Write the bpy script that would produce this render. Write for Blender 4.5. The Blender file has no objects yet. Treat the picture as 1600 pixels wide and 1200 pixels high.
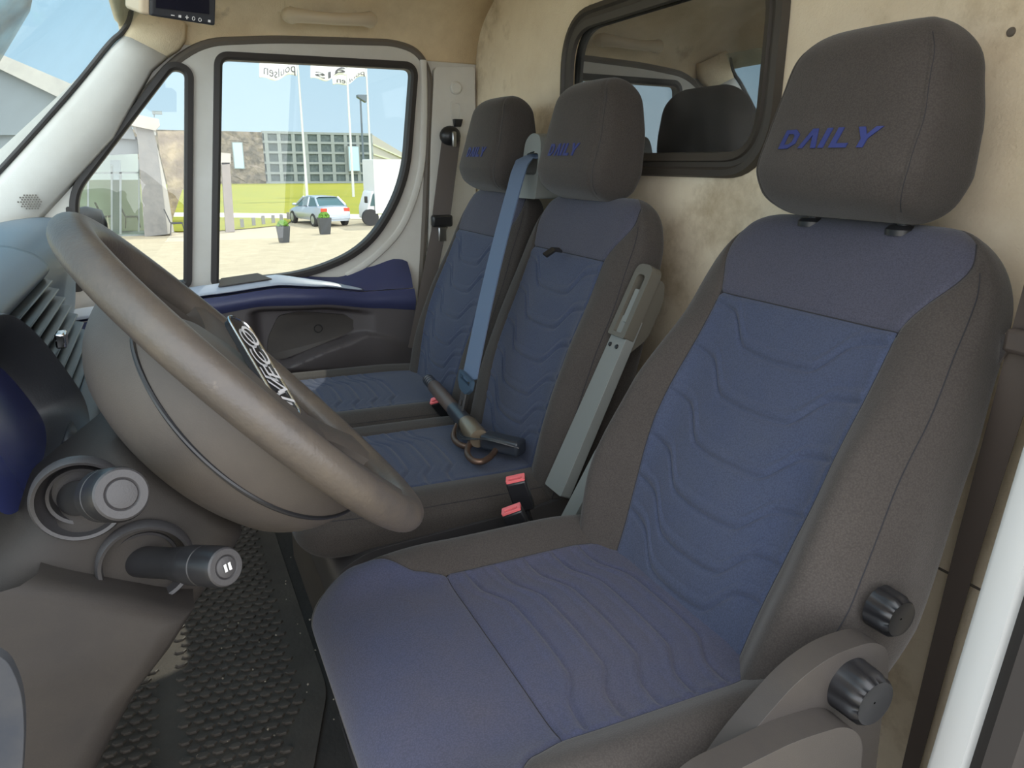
import bpy, bmesh, math, random
import numpy as np
from mathutils import Vector, Matrix
from mathutils.geometry import tessellate_polygon
random.seed(7); rng = np.random.default_rng(7)
SC = bpy.context.scene; COL = SC.collection
S = 1.15                      # working units to metres, applied to every object at the end
# ------------------------------------------------------------------ camera
F = 1150.0; PITCH = math.radians(16.7); ALPHA = math.radians(25.0); ROLL = math.radians(0.4)
CAM = np.array([-.60, 0.0, 1.10])
fw = np.array([math.cos(PITCH)*math.cos(ALPHA), -math.cos(PITCH)*math.sin(ALPHA), -math.sin(PITCH)])
r0 = np.array([-math.sin(ALPHA), -math.cos(ALPHA), 0.0]); u0 = np.cross(r0, fw)
rt = r0*math.cos(ROLL)+u0*math.sin(ROLL); up = np.cross(rt, fw)
cd = bpy.data.cameras.new('camera'); cam = bpy.data.objects.new('camera', cd); COL.objects.link(cam)
cd.sensor_width = 36; cd.lens = F/1600*36; cd.clip_start = .01; cd.clip_end = 1000
cam.matrix_world = Matrix(((rt[0], up[0], -fw[0], CAM[0]*S), (rt[1], up[1], -fw[1], CAM[1]*S), (rt[2], up[2], -fw[2], CAM[2]*S), (0, 0, 0, 1)))
SC.camera = cam
def at(px, py, ax, v):        # the point seen at a pixel on the plane coordinate[ax] = v
    d = fw*F+rt*(px-800)-up*(py-600)
    return CAM+d*((v-CAM[ax])/d[ax])
# ------------------------------------------------------------------ world, sun, exposure
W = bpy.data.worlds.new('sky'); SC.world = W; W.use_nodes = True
nt = W.node_tree; nt.nodes.clear(); N_ = nt.nodes.new; L_ = nt.links.new
o_ = N_('ShaderNodeOutputWorld'); bg = N_('ShaderNodeBackground'); L_(bg.outputs[0], o_.inputs[0])
tc = N_('ShaderNodeTexCoord'); sx = N_('ShaderNodeSeparateXYZ'); L_(tc.outputs['Generated'], sx.inputs[0])
# blue sky to the east, unseen west brightened as added fill for the cab
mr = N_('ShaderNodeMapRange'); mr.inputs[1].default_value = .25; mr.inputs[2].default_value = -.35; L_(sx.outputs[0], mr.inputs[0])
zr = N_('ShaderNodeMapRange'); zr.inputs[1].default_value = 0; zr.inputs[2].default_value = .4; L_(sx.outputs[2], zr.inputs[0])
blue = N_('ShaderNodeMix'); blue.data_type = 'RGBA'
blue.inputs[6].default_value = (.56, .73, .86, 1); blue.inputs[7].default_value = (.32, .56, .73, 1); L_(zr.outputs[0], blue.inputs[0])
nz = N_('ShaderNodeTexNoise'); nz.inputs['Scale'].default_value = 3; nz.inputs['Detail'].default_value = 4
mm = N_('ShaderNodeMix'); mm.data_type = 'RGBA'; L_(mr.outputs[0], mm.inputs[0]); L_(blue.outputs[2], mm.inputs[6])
west_fill = N_('ShaderNodeMix'); west_fill.data_type = 'RGBA'; west_fill.inputs[6].default_value = (2.35, 2.55, 2.9, 1); west_fill.inputs[7].default_value = (3.25, 3.2, 3.1, 1)
L_(nz.outputs[0], west_fill.inputs[0]); L_(west_fill.outputs[2], mm.inputs[7])
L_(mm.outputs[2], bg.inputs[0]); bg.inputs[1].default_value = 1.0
sl = bpy.data.lights.new('sun', 'SUN'); so = bpy.data.objects.new('sun', sl); COL.objects.link(so)
sl.energy = 2.6; sl.angle = math.radians(.6); sl.color = (1, .93, .80)
el = math.radians(46); sv = Vector((math.cos(el)*.745, -math.cos(el)*.667, math.sin(el)))
so.rotation_euler = sv.to_track_quat('Z', 'Y').to_euler()
SC.view_settings.view_transform = 'Standard'; SC.view_settings.look = 'None'
SC.view_settings.gamma = 1; SC.view_settings.use_curve_mapping = False; SC.view_settings.exposure = 0.33
# ------------------------------------------------------------------ materials
def mat(name, col, rough=.6, bump=None, var=None, metal=0, spec=.5, weave=0, coat=0, dirt=None, sheen=0):
    m = bpy.data.materials.new(name); m.use_nodes = True
    t = m.node_tree; b = t.nodes['Principled BSDF']; n = t.nodes.new; l = t.links.new
    b.inputs['Base Color'].default_value = (*col, 1); b.inputs['Roughness'].default_value = rough
    b.inputs['Metallic'].default_value = metal; b.inputs['Specular IOR Level'].default_value = spec
    b.inputs['Coat Weight'].default_value = coat; b.inputs['Sheen Weight'].default_value = sheen
    tcn = n('ShaderNodeTexCoord'); src = None
    if var:                                # (scale, second colour, contrast)
        z = n('ShaderNodeTexNoise'); z.inputs['Scale'].default_value = var[0]; z.inputs['Detail'].default_value = 6; z.inputs['Roughness'].default_value = .65
        l(tcn.outputs['Object'], z.inputs[0])
        r = n('ShaderNodeMapRange'); r.inputs[1].default_value = .5-var[2]; r.inputs[2].default_value = .5+var[2]; l(z.outputs[0], r.inputs[0])
        x = n('ShaderNodeMix'); x.data_type = 'RGBA'; x.inputs[6].default_value = (*col, 1); x.inputs[7].default_value = (*var[1], 1)
        l(r.outputs[0], x.inputs[0]); src = x.outputs[2]
    if dirt:                               # (scale, colour, threshold)
        z = n('ShaderNodeTexNoise'); z.inputs['Scale'].default_value = dirt[0]; z.inputs['Detail'].default_value = 8; z.inputs['Roughness'].default_value = .7
        l(tcn.outputs['Object'], z.inputs[0])
        r = n('ShaderNodeMapRange'); r.inputs[1].default_value = dirt[2]; r.inputs[2].default_value = dirt[2]+.15; l(z.outputs[0], r.inputs[0])
        x = n('ShaderNodeMix'); x.data_type = 'RGBA'; x.inputs[7].default_value = (*dirt[1], 1)
        if src: l(src, x.inputs[6])
        else: x.inputs[6].default_value = (*col, 1)
        l(r.outputs[0], x.inputs[0]); src = x.outputs[2]
    h = None
    if weave:
        w1 = n('ShaderNodeTexVoronoi'); w1.inputs['Scale'].default_value = weave*4.5
        w3 = n('ShaderNodeTexNoise'); w3.inputs['Scale'].default_value = weave*5; w3.inputs['Detail'].default_value = 2
        for w in (w1, w3): l(tcn.outputs['Object'], w.inputs[0])
        a2 = n('ShaderNodeMath'); a2.operation = 'SUBTRACT'; l(w3.outputs[0], a2.inputs[0]); l(w1.outputs[0], a2.inputs[1])
        h = a2.outputs[0]
        r = n('ShaderNodeMapRange'); r.inputs[1].default_value = -.3; r.inputs[2].default_value = .6; r.inputs[3].default_value = .80; r.inputs[4].default_value = 1.20; l(h, r.inputs[0])
        x = n('ShaderNodeMix'); x.data_type = 'RGBA'; x.blend_type = 'MULTIPLY'; x.inputs[0].default_value = 1
        if src: l(src, x.inputs[6])
        else: x.inputs[6].default_value = (*col, 1)
        l(r.outputs[0], x.inputs[7]); src = x.outputs[2]
        bn = n('ShaderNodeBump'); bn.inputs['Strength'].default_value = .35; bn.inputs['Distance'].default_value = .0006
        l(h, bn.inputs['Height']); l(bn.outputs[0], b.inputs['Normal'])
    elif bump:                             # (scale, distance)
        z = n('ShaderNodeTexNoise'); z.inputs['Scale'].default_value = bump[0]; z.inputs['Detail'].default_value = 3
        l(tcn.outputs['Object'], z.inputs[0])
        bn = n('ShaderNodeBump'); bn.inputs['Strength'].default_value = .6; bn.inputs['Distance'].default_value = bump[1]
        l(z.outputs[0], bn.inputs['Height']); l(bn.outputs[0], b.inputs['Normal'])
    if src: l(src, b.inputs['Base Color'])
    return m
def glass(name, tint, refl, rough=0.0, haze=0.0):
    m = bpy.data.materials.new(name); m.use_nodes = True; t = m.node_tree; t.nodes.clear(); n = t.nodes.new; l = t.links.new
    o = n('ShaderNodeOutputMaterial'); tr = n('ShaderNodeBsdfTransparent'); tr.inputs[0].default_value = (*tint, 1)
    g = n('ShaderNodeBsdfGlossy'); g.inputs['Roughness'].default_value = rough
    x = n('ShaderNodeMixShader'); x.inputs[0].default_value = refl; l(tr.outputs[0], x.inputs[1]); l(g.outputs[0], x.inputs[2])
    last = x.outputs[0]
    if haze:                                # dust on the glass
        d = n('ShaderNodeBsdfDiffuse'); d.inputs[0].default_value = (.8, .8, .78, 1)
        z = n('ShaderNodeTexNoise'); z.inputs['Scale'].default_value = 9; z.inputs['Detail'].default_value = 5
        tcn = n('ShaderNodeTexCoord'); l(tcn.outputs['Object'], z.inputs[0])
        r = n('ShaderNodeMapRange'); r.inputs[1].default_value = .4; r.inputs[2].default_value = .75; r.inputs[3].default_value = haze*.5; r.inputs[4].default_value = haze*1.6; l(z.outputs[0], r.inputs[0])
        y = n('ShaderNodeMixShader'); l(r.outputs[0], y.inputs[0]); l(last, y.inputs[1]); l(d.outputs[0], y.inputs[2]); last = y.outputs[0]
    l(last, o.inputs[0]); return m
M = {}
M['grey_fabric'] = mat('grey_fabric', (.052, .045, .041), .9, weave=115, var=(9, (.063, .055, .050), .3), sheen=.15, spec=.2)
M['blue_fabric'] = mat('blue_fabric', (.046, .060, .112), .9, weave=110, var=(7, (.060, .072, .112), .25), sheen=.15, spec=.2)
M['upper_fabric'] = mat('upper_fabric', (.058, .060, .088), .9, weave=115, var=(9, (.066, .066, .09), .3), sheen=.15, spec=.2)
M['seat_blue'] = mat('seat_blue', (.052, .062, .118), .9, weave=110, var=(5, (.072, .070, .10), .2), sheen=.15, spec=.2)
M['stitch_blue'] = mat('stitch_blue', (.028, .04, .17), .6)
M['seam'] = mat('seam', (.02, .02, .024), .9)
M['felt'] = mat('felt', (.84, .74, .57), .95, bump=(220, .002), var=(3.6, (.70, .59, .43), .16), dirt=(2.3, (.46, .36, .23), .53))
M['felt_roof'] = mat('felt_roof', (.86, .72, .50), .95, bump=(240, .002), var=(4.5, (.68, .54, .35), .16), dirt=(3, (.26, .19, .11), .60))
M['white_plastic'] = mat('white_plastic', (.66, .645, .60), .5, bump=(500, .0003), var=(6, (.58, .555, .50), .25))
M['white_paint'] = mat('white_paint', (.74, .75, .74), .25, coat=.3)
M['black_rubber'] = mat('black_rubber', (.035, .030, .028), .6)
M['seal_grey'] = mat('seal_grey', (.14, .12, .10), .7)
M['frame_rubber'] = mat('frame_rubber', (.058, .050, .042), .6)
M['rubble'] = mat('rubble', (.50, .40, .28), .95, var=(1.1, (.25, .20, .16), .12), bump=(2, .2))
M['dark_plastic'] = mat('dark_plastic', (.040, .038, .040), .45, bump=(700, .0003))
M['black_plastic'] = mat('black_plastic', (.016, .016, .018), .35)
M['taupe_plastic'] = mat('taupe_plastic', (.048, .042, .040), .5, bump=(800, .0003), var=(14, (.062, .054, .047), .25))
M['column_plastic'] = mat('column_plastic', (.024, .021, .020), .6, spec=.25, bump=(800, .0003), var=(14, (.034, .029, .025), .25), dirt=(60, (.12, .11, .10), .72))
M['wheel_plastic'] = mat('wheel_plastic', (.064, .055, .050), .55, spec=.35, bump=(800, .0003), var=(14, (.086, .074, .064), .25))
M['door_grey'] = mat('door_grey', (.085, .075, .078), .5, bump=(700, .0003))
M['door_blue'] = mat('door_blue', (.045, .052, .125), .4, bump=(700, .0003))
M['door_ledge'] = mat('door_ledge', (.42, .47, .56), .35)
M['dash_top'] = mat('dash_top', (.15, .19, .23), .5, bump=(600, .0004))
M['dash_dark'] = mat('dash_dark', (.035, .037, .043), .45, bump=(600, .0003))
M['rim_leather'] = mat('rim_leather', (.060, .052, .048), .40, bump=(260, .0006), var=(22, (.095, .078, .062), .22), dirt=(30, (.17, .14, .11), .64))
M['beige_plastic'] = mat('beige_plastic', (.60, .50, .36), .5)
M['belt_blue'] = mat('belt_blue', (.115, .16, .25), .6, bump=(500, .0003))
M['belt_brown'] = mat('belt_brown', (.085, .068, .06), .6, bump=(500, .0003))
M['belt_plastic'] = mat('belt_plastic', (.05, .085, .13), .35)
M['tower_grey'] = mat('tower_grey', (.21, .22, .21), .5)
M['tower_top'] = mat('tower_top', (.115, .105, .085), .45)
M['red_button'] = mat('red_button', (.80, .16, .17), .4)
M['chrome'] = mat('chrome', (.75, .75, .77), .18, metal=1)
M['letter_silver'] = mat('letter_silver', (.62, .62, .64), .35)
M['scuffed'] = mat('scuffed', (.030, .036, .048), .7, spec=.25, var=(20, (.06, .06, .062), .2))
M['steel'] = mat('steel', (.42, .42, .42), .3, metal=1)
M['rust_steel'] = mat('rust_steel', (.23, .14, .10), .4, metal=.7, var=(40, (.12, .08, .06), .2))
M['tool_black'] = mat('tool_black', (.03, .035, .045), .3)
M['tool_grip'] = mat('tool_grip', (.12, .085, .07), .4)
M['tool_lock'] = mat('tool_lock', (.30, .24, .17), .35, metal=.6)
M['green_paint'] = mat('green_paint', (.25, .50, .28), .4)
M['mat_rubber'] = mat('mat_rubber', (.062, .054, .047), .5, bump=(120, .001), var=(10, (.095, .083, .070), .2), dirt=(16, (.14, .115, .09), .66))
M['floor_rubber'] = mat('floor_rubber', (.030, .028, .027), .6, bump=(90, .0015), var=(9, (.055, .05, .045), .2), dirt=(22, (.15, .12, .09), .68))
M['base_metal'] = mat('base_metal', (.040, .032, .026), .5, var=(8, (.07, .055, .04), .2))
M['crumb'] = mat('crumb', (.34, .30, .24), .9)
M['screen'] = mat('screen', (.012, .012, .02), .15)
M['icon_white'] = mat('icon_white', (.7, .7, .7), .5)
M['cluster_lens'] = mat('cluster_lens', (.035, .045, .16), .25)
M['glass_side'] = glass('glass_side', (.95, .97, .96), .03, haze=.006)
M['glass_screen'] = glass('glass_screen', (.90, .96, .97), .05, haze=.03)
M['glass_dark'] = glass('glass_dark', (.05, .045, .035), .42, haze=.05)
M['gravel'] = mat('gravel', (.47, .40, .28), .95, bump=(14, .03), var=(2.2, (.38, .32, .22), .2), dirt=(11, (.22, .18, .13), .60))
M['lawn'] = mat('lawn', (.29, .27, .008), .95, var=(.35, (.21, .23, .008), .2), bump=(8, .05))
M['path'] = mat('path', (.72, .66, .55), .95)
M['shrub'] = mat('shrub', (.12, .25, .03), .9)
M['concrete'] = mat('concrete', (.19, .19, .185), .9, var=(3, (.26, .25, .235), .2), bump=(6, .02))
M['facade_frame'] = mat('facade_frame', (.22, .25, .245), .7)
M['facade_panel'] = mat('facade_panel', (.045, .065, .07), .7, var=(2.2, (.10, .135, .135), .18), bump=(3, .05))
M['facade_side'] = mat('facade_side', (.42, .40, .36), .8)
M['ivy_wall'] = mat('ivy_wall', (.24, .20, .15), .95, var=(1.2, (.09, .08, .06), .10), bump=(3, .2))
M['window_blue'] = mat('window_blue', (.38, .58, .72), .2)
M['wood'] = mat('wood', (.30, .26, .23), .8, var=(3, (.22, .20, .19), .2))
M['silver_paint'] = mat('silver_paint', (.46, .52, .60), .28, metal=.35, coat=.5)
M['car_glass'] = mat('car_glass', (.07, .13, .14), .08)
M['tyre'] = mat('tyre', (.03, .03, .03), .8)
M['hubcap'] = mat('hubcap', (.45, .47, .48), .3, metal=.6)
M['tail_red'] = mat('tail_red', (.75, .07, .03), .3)
M['truck_white'] = mat('truck_white', (.68, .69, .68), .5)
M['flag_cloth'] = mat('flag_cloth', (.80, .80, .80), .8)
M['flag_text'] = mat('flag_text', (.10, .10, .11), .8)
M['pole_metal'] = mat('pole_metal', (.55, .56, .56), .4)
M['lamp_dark'] = mat('lamp_dark', (.09, .12, .14), .5)
M['planter'] = mat('planter', (.055, .06, .065), .6)
M['interior_cream'] = mat('interior_cream', (.55, .56, .42), .8)
M['roof_board'] = mat('roof_board', (.50, .46, .40), .8, var=(2, (.40, .37, .33), .2))
M['grey_board'] = mat('grey_board', (.20, .22, .23), .8)
M['chair_dark'] = mat('chair_dark', (.06, .06, .065), .6)
M['cargo'] = mat('cargo', (.10, .09, .07), .9)
M['amber'] = mat('amber', (.7, .25, .05), .4)
# ------------------------------------------------------------------ builders
class MB:
    def __init__(s): s.v = []; s.f = []; s.mi = []
    def add(s, vs, fs, mi=0):
        o = len(s.v); s.v += [tuple(map(float, p)) for p in vs]; s.f += [tuple(i+o for i in f) for f in fs]; s.mi += [mi]*len(fs); return s
    def grid(s, A, close_u=False, close_v=False, mi=0):
        A = np.asarray(A, float); nu, nv = A.shape[:2]; fs = []
        for i in range(nu if close_u else nu-1):
            for j in range(nv if close_v else nv-1):
                i2 = (i+1) % nu; j2 = (j+1) % nv
                fs.append((i*nv+j, i2*nv+j, i2*nv+j2, i*nv+j2))
        return s.add(A.reshape(-1, 3), fs, mi)
    def box(s, a, b, R=None, o=None):
        x0, y0, z0 = a; x1, y1, z1 = b
        vs = [np.array(p, float) for p in ((x0,y0,z0),(x1,y0,z0),(x1,y1,z0),(x0,y1,z0),(x0,y0,z1),(x1,y0,z1),(x1,y1,z1),(x0,y1,z1))]
        if R is not None: vs = [np.array(o)+R@p for p in vs]
        return s.add(vs, [(0,3,2,1),(4,5,6,7),(0,1,5,4),(1,2,6,5),(2,3,7,6),(3,0,4,7)])
    def hexa(s, pts): return s.add(pts, [(0,3,2,1),(4,5,6,7),(0,1,5,4),(1,2,6,5),(2,3,7,6),(3,0,4,7)])
    def tube(s, path, r, n=10, closed=False, ref=(0,0,1), flat=1.0, cap=True):
        P = [np.array(p, float) for p in path]; k = len(P); rings = []
        rr = r if hasattr(r, '__len__') else [r]*k
        for i in range(k):
            a = P[(i-1) % k] if (closed or i > 0) else P[i]; b = P[(i+1) % k] if (closed or i < k-1) else P[i]
            d = b-a; d /= np.linalg.norm(d)+1e-12
            rf = np.array(ref, float); q = np.cross(d, rf)
            if np.linalg.norm(q) < 1e-3: q = np.cross(d, np.array([.3, 1, .2]))
            q /= np.linalg.norm(q); w = np.cross(q, d)
            rings.append([P[i]+rr[i]*(q*math.cos(t)+w*flat*math.sin(t)) for t in np.linspace(0, 2*math.pi, n, endpoint=False)])
        s.grid(rings, close_u=closed, close_v=True)
        if not closed and cap:
            o = len(s.v)-k*n
            s.f.append(tuple(o+i for i in range(n))); s.mi.append(0)
            s.f.append(tuple(o+(k-1)*n+i for i in reversed(range(n)))); s.mi.append(0)
        return s
    def ribbon(s, path, width, wdir, th=.0012):
        P = [np.array(p, float) for p in path]; A = []
        for i, p in enumerate(P):
            a = P[max(i-1, 0)]; b = P[min(i+1, len(P)-1)]; d = (b-a)/np.linalg.norm(b-a)
            w = np.array(wdir[i] if isinstance(wdir, list) else wdir, float); w -= d*(w@d); w /= np.linalg.norm(w); nn = np.cross(d, w)
            wd = width[i] if hasattr(width, '__len__') else width
            A.append([p+w*wd*q*.5+nn*th*e for q, e in ((-1,1),(-.6,1.5),(-.55,1),(-.05,1),(0,1.5),(.05,1),(.55,1),(.6,1.5),(1,1),(1,-1),(-1,-1))])
        return s.grid(A, close_v=True)
    def lathe(s, prof, o, ax, n=32, cap=True):
        ax = np.array(ax, float); ax /= np.linalg.norm(ax)
        q = np.cross(ax, [0, 0, 1]); q = q/np.linalg.norm(q) if np.linalg.norm(q) > 1e-3 else np.array([1., 0, 0]); w = np.cross(ax, q)
        o = np.array(o, float)
        A = [[o+ax*h+r*(q*math.cos(t)+w*math.sin(t)) for t in np.linspace(0, 2*math.pi, n, endpoint=False)] for r, h in prof]
        b = len(s.v); s.grid(A, close_v=True)
        if cap:
            s.f.append(tuple(b+i for i in range(n))); s.mi.append(0)
            s.f.append(tuple(b+(len(prof)-1)*n+i for i in range(n))); s.mi.append(0)
        return s
    def plate(s, outer, holes, f, d):   # 2D loops mapped by f(u,v) to 3D, thickened along vector d
        loops = [outer]+list(holes)
        tris = tessellate_polygon([[Vector((p[0], p[1], 0)) for p in lp] for lp in loops])
        flat = [p for lp in loops for p in lp]; n = len(flat); d = np.array(d, float)
        A = [np.array(f(*p), float) for p in flat]
        fs = [tuple(t) for t in tris]+[tuple(i+n for i in reversed(t)) for t in tris]
        b = 0
        for lp in loops:
            k = len(lp)
            for i in range(k): fs.append((b+i, b+(i+1) % k, b+(i+1) % k+n, b+i+n))
            b += k
        return s.add(A+[a+d for a in A], fs)
    def ball(s, c, r, n=10, sq=(1,1,1), jit=0):
        A = []
        for i in range(n+1):
            th = math.pi*i/n
            A.append([np.array(c)+np.array(sq)*(r*(1+jit*random.uniform(-1,1)))*np.array([math.sin(th)*math.cos(p), math.sin(th)*math.sin(p), math.cos(th)]) for p in np.linspace(0, 2*math.pi, 2*n, endpoint=False)])
        return s.grid(A, close_v=True)
    def build(s, name, m, parent=None, smooth=True, bevel=0, seg=2, angle=35, solid=0):
        me = bpy.data.meshes.new(name); me.from_pydata(s.v, [], s.f)
        ms = m if isinstance(m, (list, tuple)) else [m]
        for x in ms: me.materials.append(M[x])
        if len(ms) > 1:
            for p, i in zip(me.polygons, s.mi): p.material_index = i
        bm = bmesh.new(); bm.from_mesh(me); bmesh.ops.remove_doubles(bm, verts=bm.verts, dist=1e-6)
        bmesh.ops.recalc_face_normals(bm, faces=bm.faces); bm.to_mesh(me); bm.free()
        if smooth:
            me.shade_smooth()
            try: me.set_sharp_from_angle(angle=math.radians(angle))
            except Exception: pass
        o = bpy.data.objects.new(name, me); COL.objects.link(o)
        if parent: o.parent = parent
        if solid:
            q = o.modifiers.new('t', 'SOLIDIFY'); q.thickness = solid*S; q.offset = 0
        if bevel:
            q = o.modifiers.new('b', 'BEVEL'); q.width = bevel*S; q.segments = seg; q.limit_method = 'ANGLE'; q.angle_limit = math.radians(40); q.harden_normals = False
        return o
def tag(o, label=None, cat=None, group=None, kind=None):
    if label: o['label'] = label
    if cat: o['category'] = cat
    if group: o['group'] = group
    if kind: o['kind'] = kind
    return o
def empty(name, loc, label, cat, group=None, kind=None):     # an Empty at the base of a thing
    o = bpy.data.objects.new(name, None); COL.objects.link(o); o['base'] = list(map(float, loc)); o.empty_display_size = .05
    return tag(o, label, cat, group, kind)
def spline(pts, n=8, closed=True):
    P = [np.array(p, float) for p in pts]; k = len(P); out = []
    for i in range(k if closed else k-1):
        p0 = P[(i-1) % k] if closed or i > 0 else P[i]; p1 = P[i]; p2 = P[(i+1) % k]; p3 = P[(i+2) % k] if closed or i+2 < k else P[(i+1) % k]
        for j in range(n):
            t = j/n; out.append(.5*(2*p1+(p2-p0)*t+(2*p0-5*p1+4*p2-p3)*t*t+(3*p1-p0-3*p2+p3)*t**3))
    if not closed: out.append(P[-1])
    return out
def rounded(pts, r, n=6):        # polygon with rounded corners; r number or list
    out = []; k = len(pts)
    for i in range(k):
        a, b, c = (np.array(pts[j % k], float) for j in (i-1, i, i+1)); q = r[i] if hasattr(r, '__len__') else r
        da = a-b; dc = c-b; la = np.linalg.norm(da); lc = np.linalg.norm(dc); q = min(q, la*.49, lc*.49)
        s0 = b+da/la*q; s1 = b+dc/lc*q
        for j in range(n+1):
            t = j/n; out.append((1-t)**2*s0+2*t*(1-t)*b+t*t*s1)
    return out
def rr(x0, y0, x1, y1, r, n=6): return rounded([(x0,y0),(x1,y0),(x1,y1),(x0,y1)], r, n)
def text_mesh(txt, size):
    cu = bpy.data.curves.new('t', 'FONT'); cu.body = txt; cu.size = size; cu.align_x = 'CENTER'; cu.extrude = 0; cu.resolution_u = 3
    o = bpy.data.objects.new('t', cu); me = bpy.data.meshes.new_from_object(o)
    v = [tuple(p.co) for p in me.vertices]; f = [tuple(p.vertices) for p in me.polygons]
    bpy.data.objects.remove(o); bpy.data.curves.remove(cu); bpy.data.meshes.remove(me); return v, f
sst = lambda a, b, x: (lambda t: t*t*(3-2*t))(np.clip((x-a)/(b-a), 0, 1))
# ------------------------------------------------------------------ upholstery
class Pad:
    """A padded body: x across, t along its length, n out of its front face."""
    def __init__(s, O, X, T, N, length, w, d, ps, nc=0., m=3.6, rd=(.05,.05), rw=(.05,.05), bulge=None, lines=(), seam_t=None, pg=None, gdepth=.0035, gw=.0032, xc=None):
        s.O, s.X, s.T, s.N = (np.array(a, float) for a in (O, X, T, N)); s.L = length; s.w0 = w; s.d0 = d; s.ps = ps; s.nc = nc; s.m = m
        s.rd = rd; s.rw = rw; s.bulge = bulge or (lambda p, t: 0); s.lines = lines; s.seam_t = seam_t; s.pg = pg; s.gd = gdepth; s.gw = gw
        s.xc = xc or (lambda t: 0)
    def ends(s, t, r):
        a = np.clip((r[0]-t)/r[0], 0, 1); b = np.clip((t-(s.L-r[1]))/r[1], 0, 1)
        return a, b
    def w(s, t):
        a, b = s.ends(t, s.rw); return s.w0(t)-s.rw[0]*.9*(1-np.sqrt(1-a*a))-s.rw[1]*.9*(1-np.sqrt(1-b*b))
    def gd_(s, t):
        a, b = s.ends(t, s.rd); return np.sqrt(np.maximum(1-a*a, 0))*np.sqrt(np.maximum(1-b*b, 0))
    def groove(s, p, t):
        x = p*s.w(t); g = 0.; w = s.gw
        g = g+np.exp(-((np.abs(x)-s.ps(t)*s.w(t))/w)**2)*.9
        ins = (np.abs(p) <= s.ps(t)*1.001)
        if s.seam_t is not None: g = g+np.exp(-((t-s.seam_t)/w)**2)*ins
        for c in s.lines:
            uu = x/(s.ps(t)*s.w(t)+1e-9); tt = c(uu); q = (t-tt)/w; fd = 1-sst(.95, .995, np.abs(uu))
            g = g+fd*ins*(np.exp(-q*q)-.35*np.exp(-((q-3.0)/1.7)**2)+.28*np.exp(-((q-5.2)/.9)**2))*(t < (s.seam_t if s.seam_t is not None and s.lseam > 0 else 9))*(t > (s.seam_t if s.seam_t is not None and s.lseam < 0 else -9))
        if s.pg is not None: g = g+np.exp(-((np.abs(p)-s.pg)*s.w(t)/w)**2)*.6
        return g*s.gd
    lseam = 1
    def front(s, p, t):
        m = s.m; q = np.power(np.maximum(1-np.abs(p)**m, 0), 1/m)
        return s.nc+s.d0(t)*s.gd_(t)*q+s.bulge(p, t)*s.gd_(t)*np.minimum(1, q*1.6)-s.groove(p, t)*s.gd_(t)
    def P(s, p, t, n=None):
        n = s.front(p, t) if n is None else n
        x = p*s.w(t)+s.xc(t)
        return s.O+np.multiply.outer(x, s.X)+np.multiply.outer(t, s.T)+np.multiply.outer(n, s.N)
    def panel(s, t0, t1, nu, nt, rnd=False):
        th = np.linspace(0, 1, nt); tt = t0+(t1-t0)*(np.sin(th*math.pi/2) if rnd else th)
        u = np.linspace(-1, 1, nu); PU, TT = np.meshgrid(u, tt); PP = PU*s.ps(TT)
        return s.P(PP, TT)
    def tsamples(s, nt):
        r0_, r1_ = s.rd; a = r0_*(1-np.cos(np.linspace(0, math.pi/2, 9)[:-1])) ; b = s.L-r1_*(1-np.sin(np.linspace(0, math.pi/2, 12)))
        return np.concatenate([a, np.linspace(r0_, s.L-r1_, nt)[:-1], b])
    def cover(s, nphi, nt, tmax=None):
        tt = s.tsamples(nt); rows = []
        for t in tt:
            ps = float(s.ps(t)); ph0 = math.asin(min(.999, ps**(s.m/2)))
            mid = math.asin(.985**(s.m/2)) if ps < .98 else ph0
            # dense samples on the front, fewer around side and back
            pf = np.linspace(ps, .992, int(nphi*.5)); f = np.arcsin(pf**(s.m/2))
            g = np.linspace(f[-1], math.pi-.0, int(nphi*.5)+1)[1:]
            ph = np.concatenate([f, g]); ph = np.concatenate([ph, 2*math.pi-ph[::-1][1:]])
            c = np.cos(ph); sn = np.sin(ph); p = np.sign(sn)*np.abs(sn)**(2/s.m)
            n = np.where(c >= 0, s.front(p, np.full_like(p, t)), s.nc-s.d0(t)*s.gd_(t)*np.abs(c)**(2/s.m))
            rows.append(s.P(p, np.full_like(p, t), n))
        return rows
def wave(t0, amp):          # one quilting line: high at both sides, low and flat in the middle
    return lambda u: t0+amp*(.55*sst(.38, .72, np.abs(u))+.45*sst(.0, 1.0, np.abs(u))**1.5*1.0)
def interp(*kp):
    xs = [a for a, b in kp]; ys = [b for a, b in kp]
    def f(t):
        x = np.asarray(t, float); i = np.clip(np.searchsorted(xs, x)-1, 0, len(xs)-2)
        X0 = np.array(xs)[i]; X1 = np.array(xs)[i+1]; Y0 = np.array(ys)[i]; Y1 = np.array(ys)[i+1]
        q = np.clip((x-X0)/(X1-X0), 0, 1); q = .5*q+.5*q*q*(3-2*q); return Y0+(Y1-Y0)*q
    return f
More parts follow.
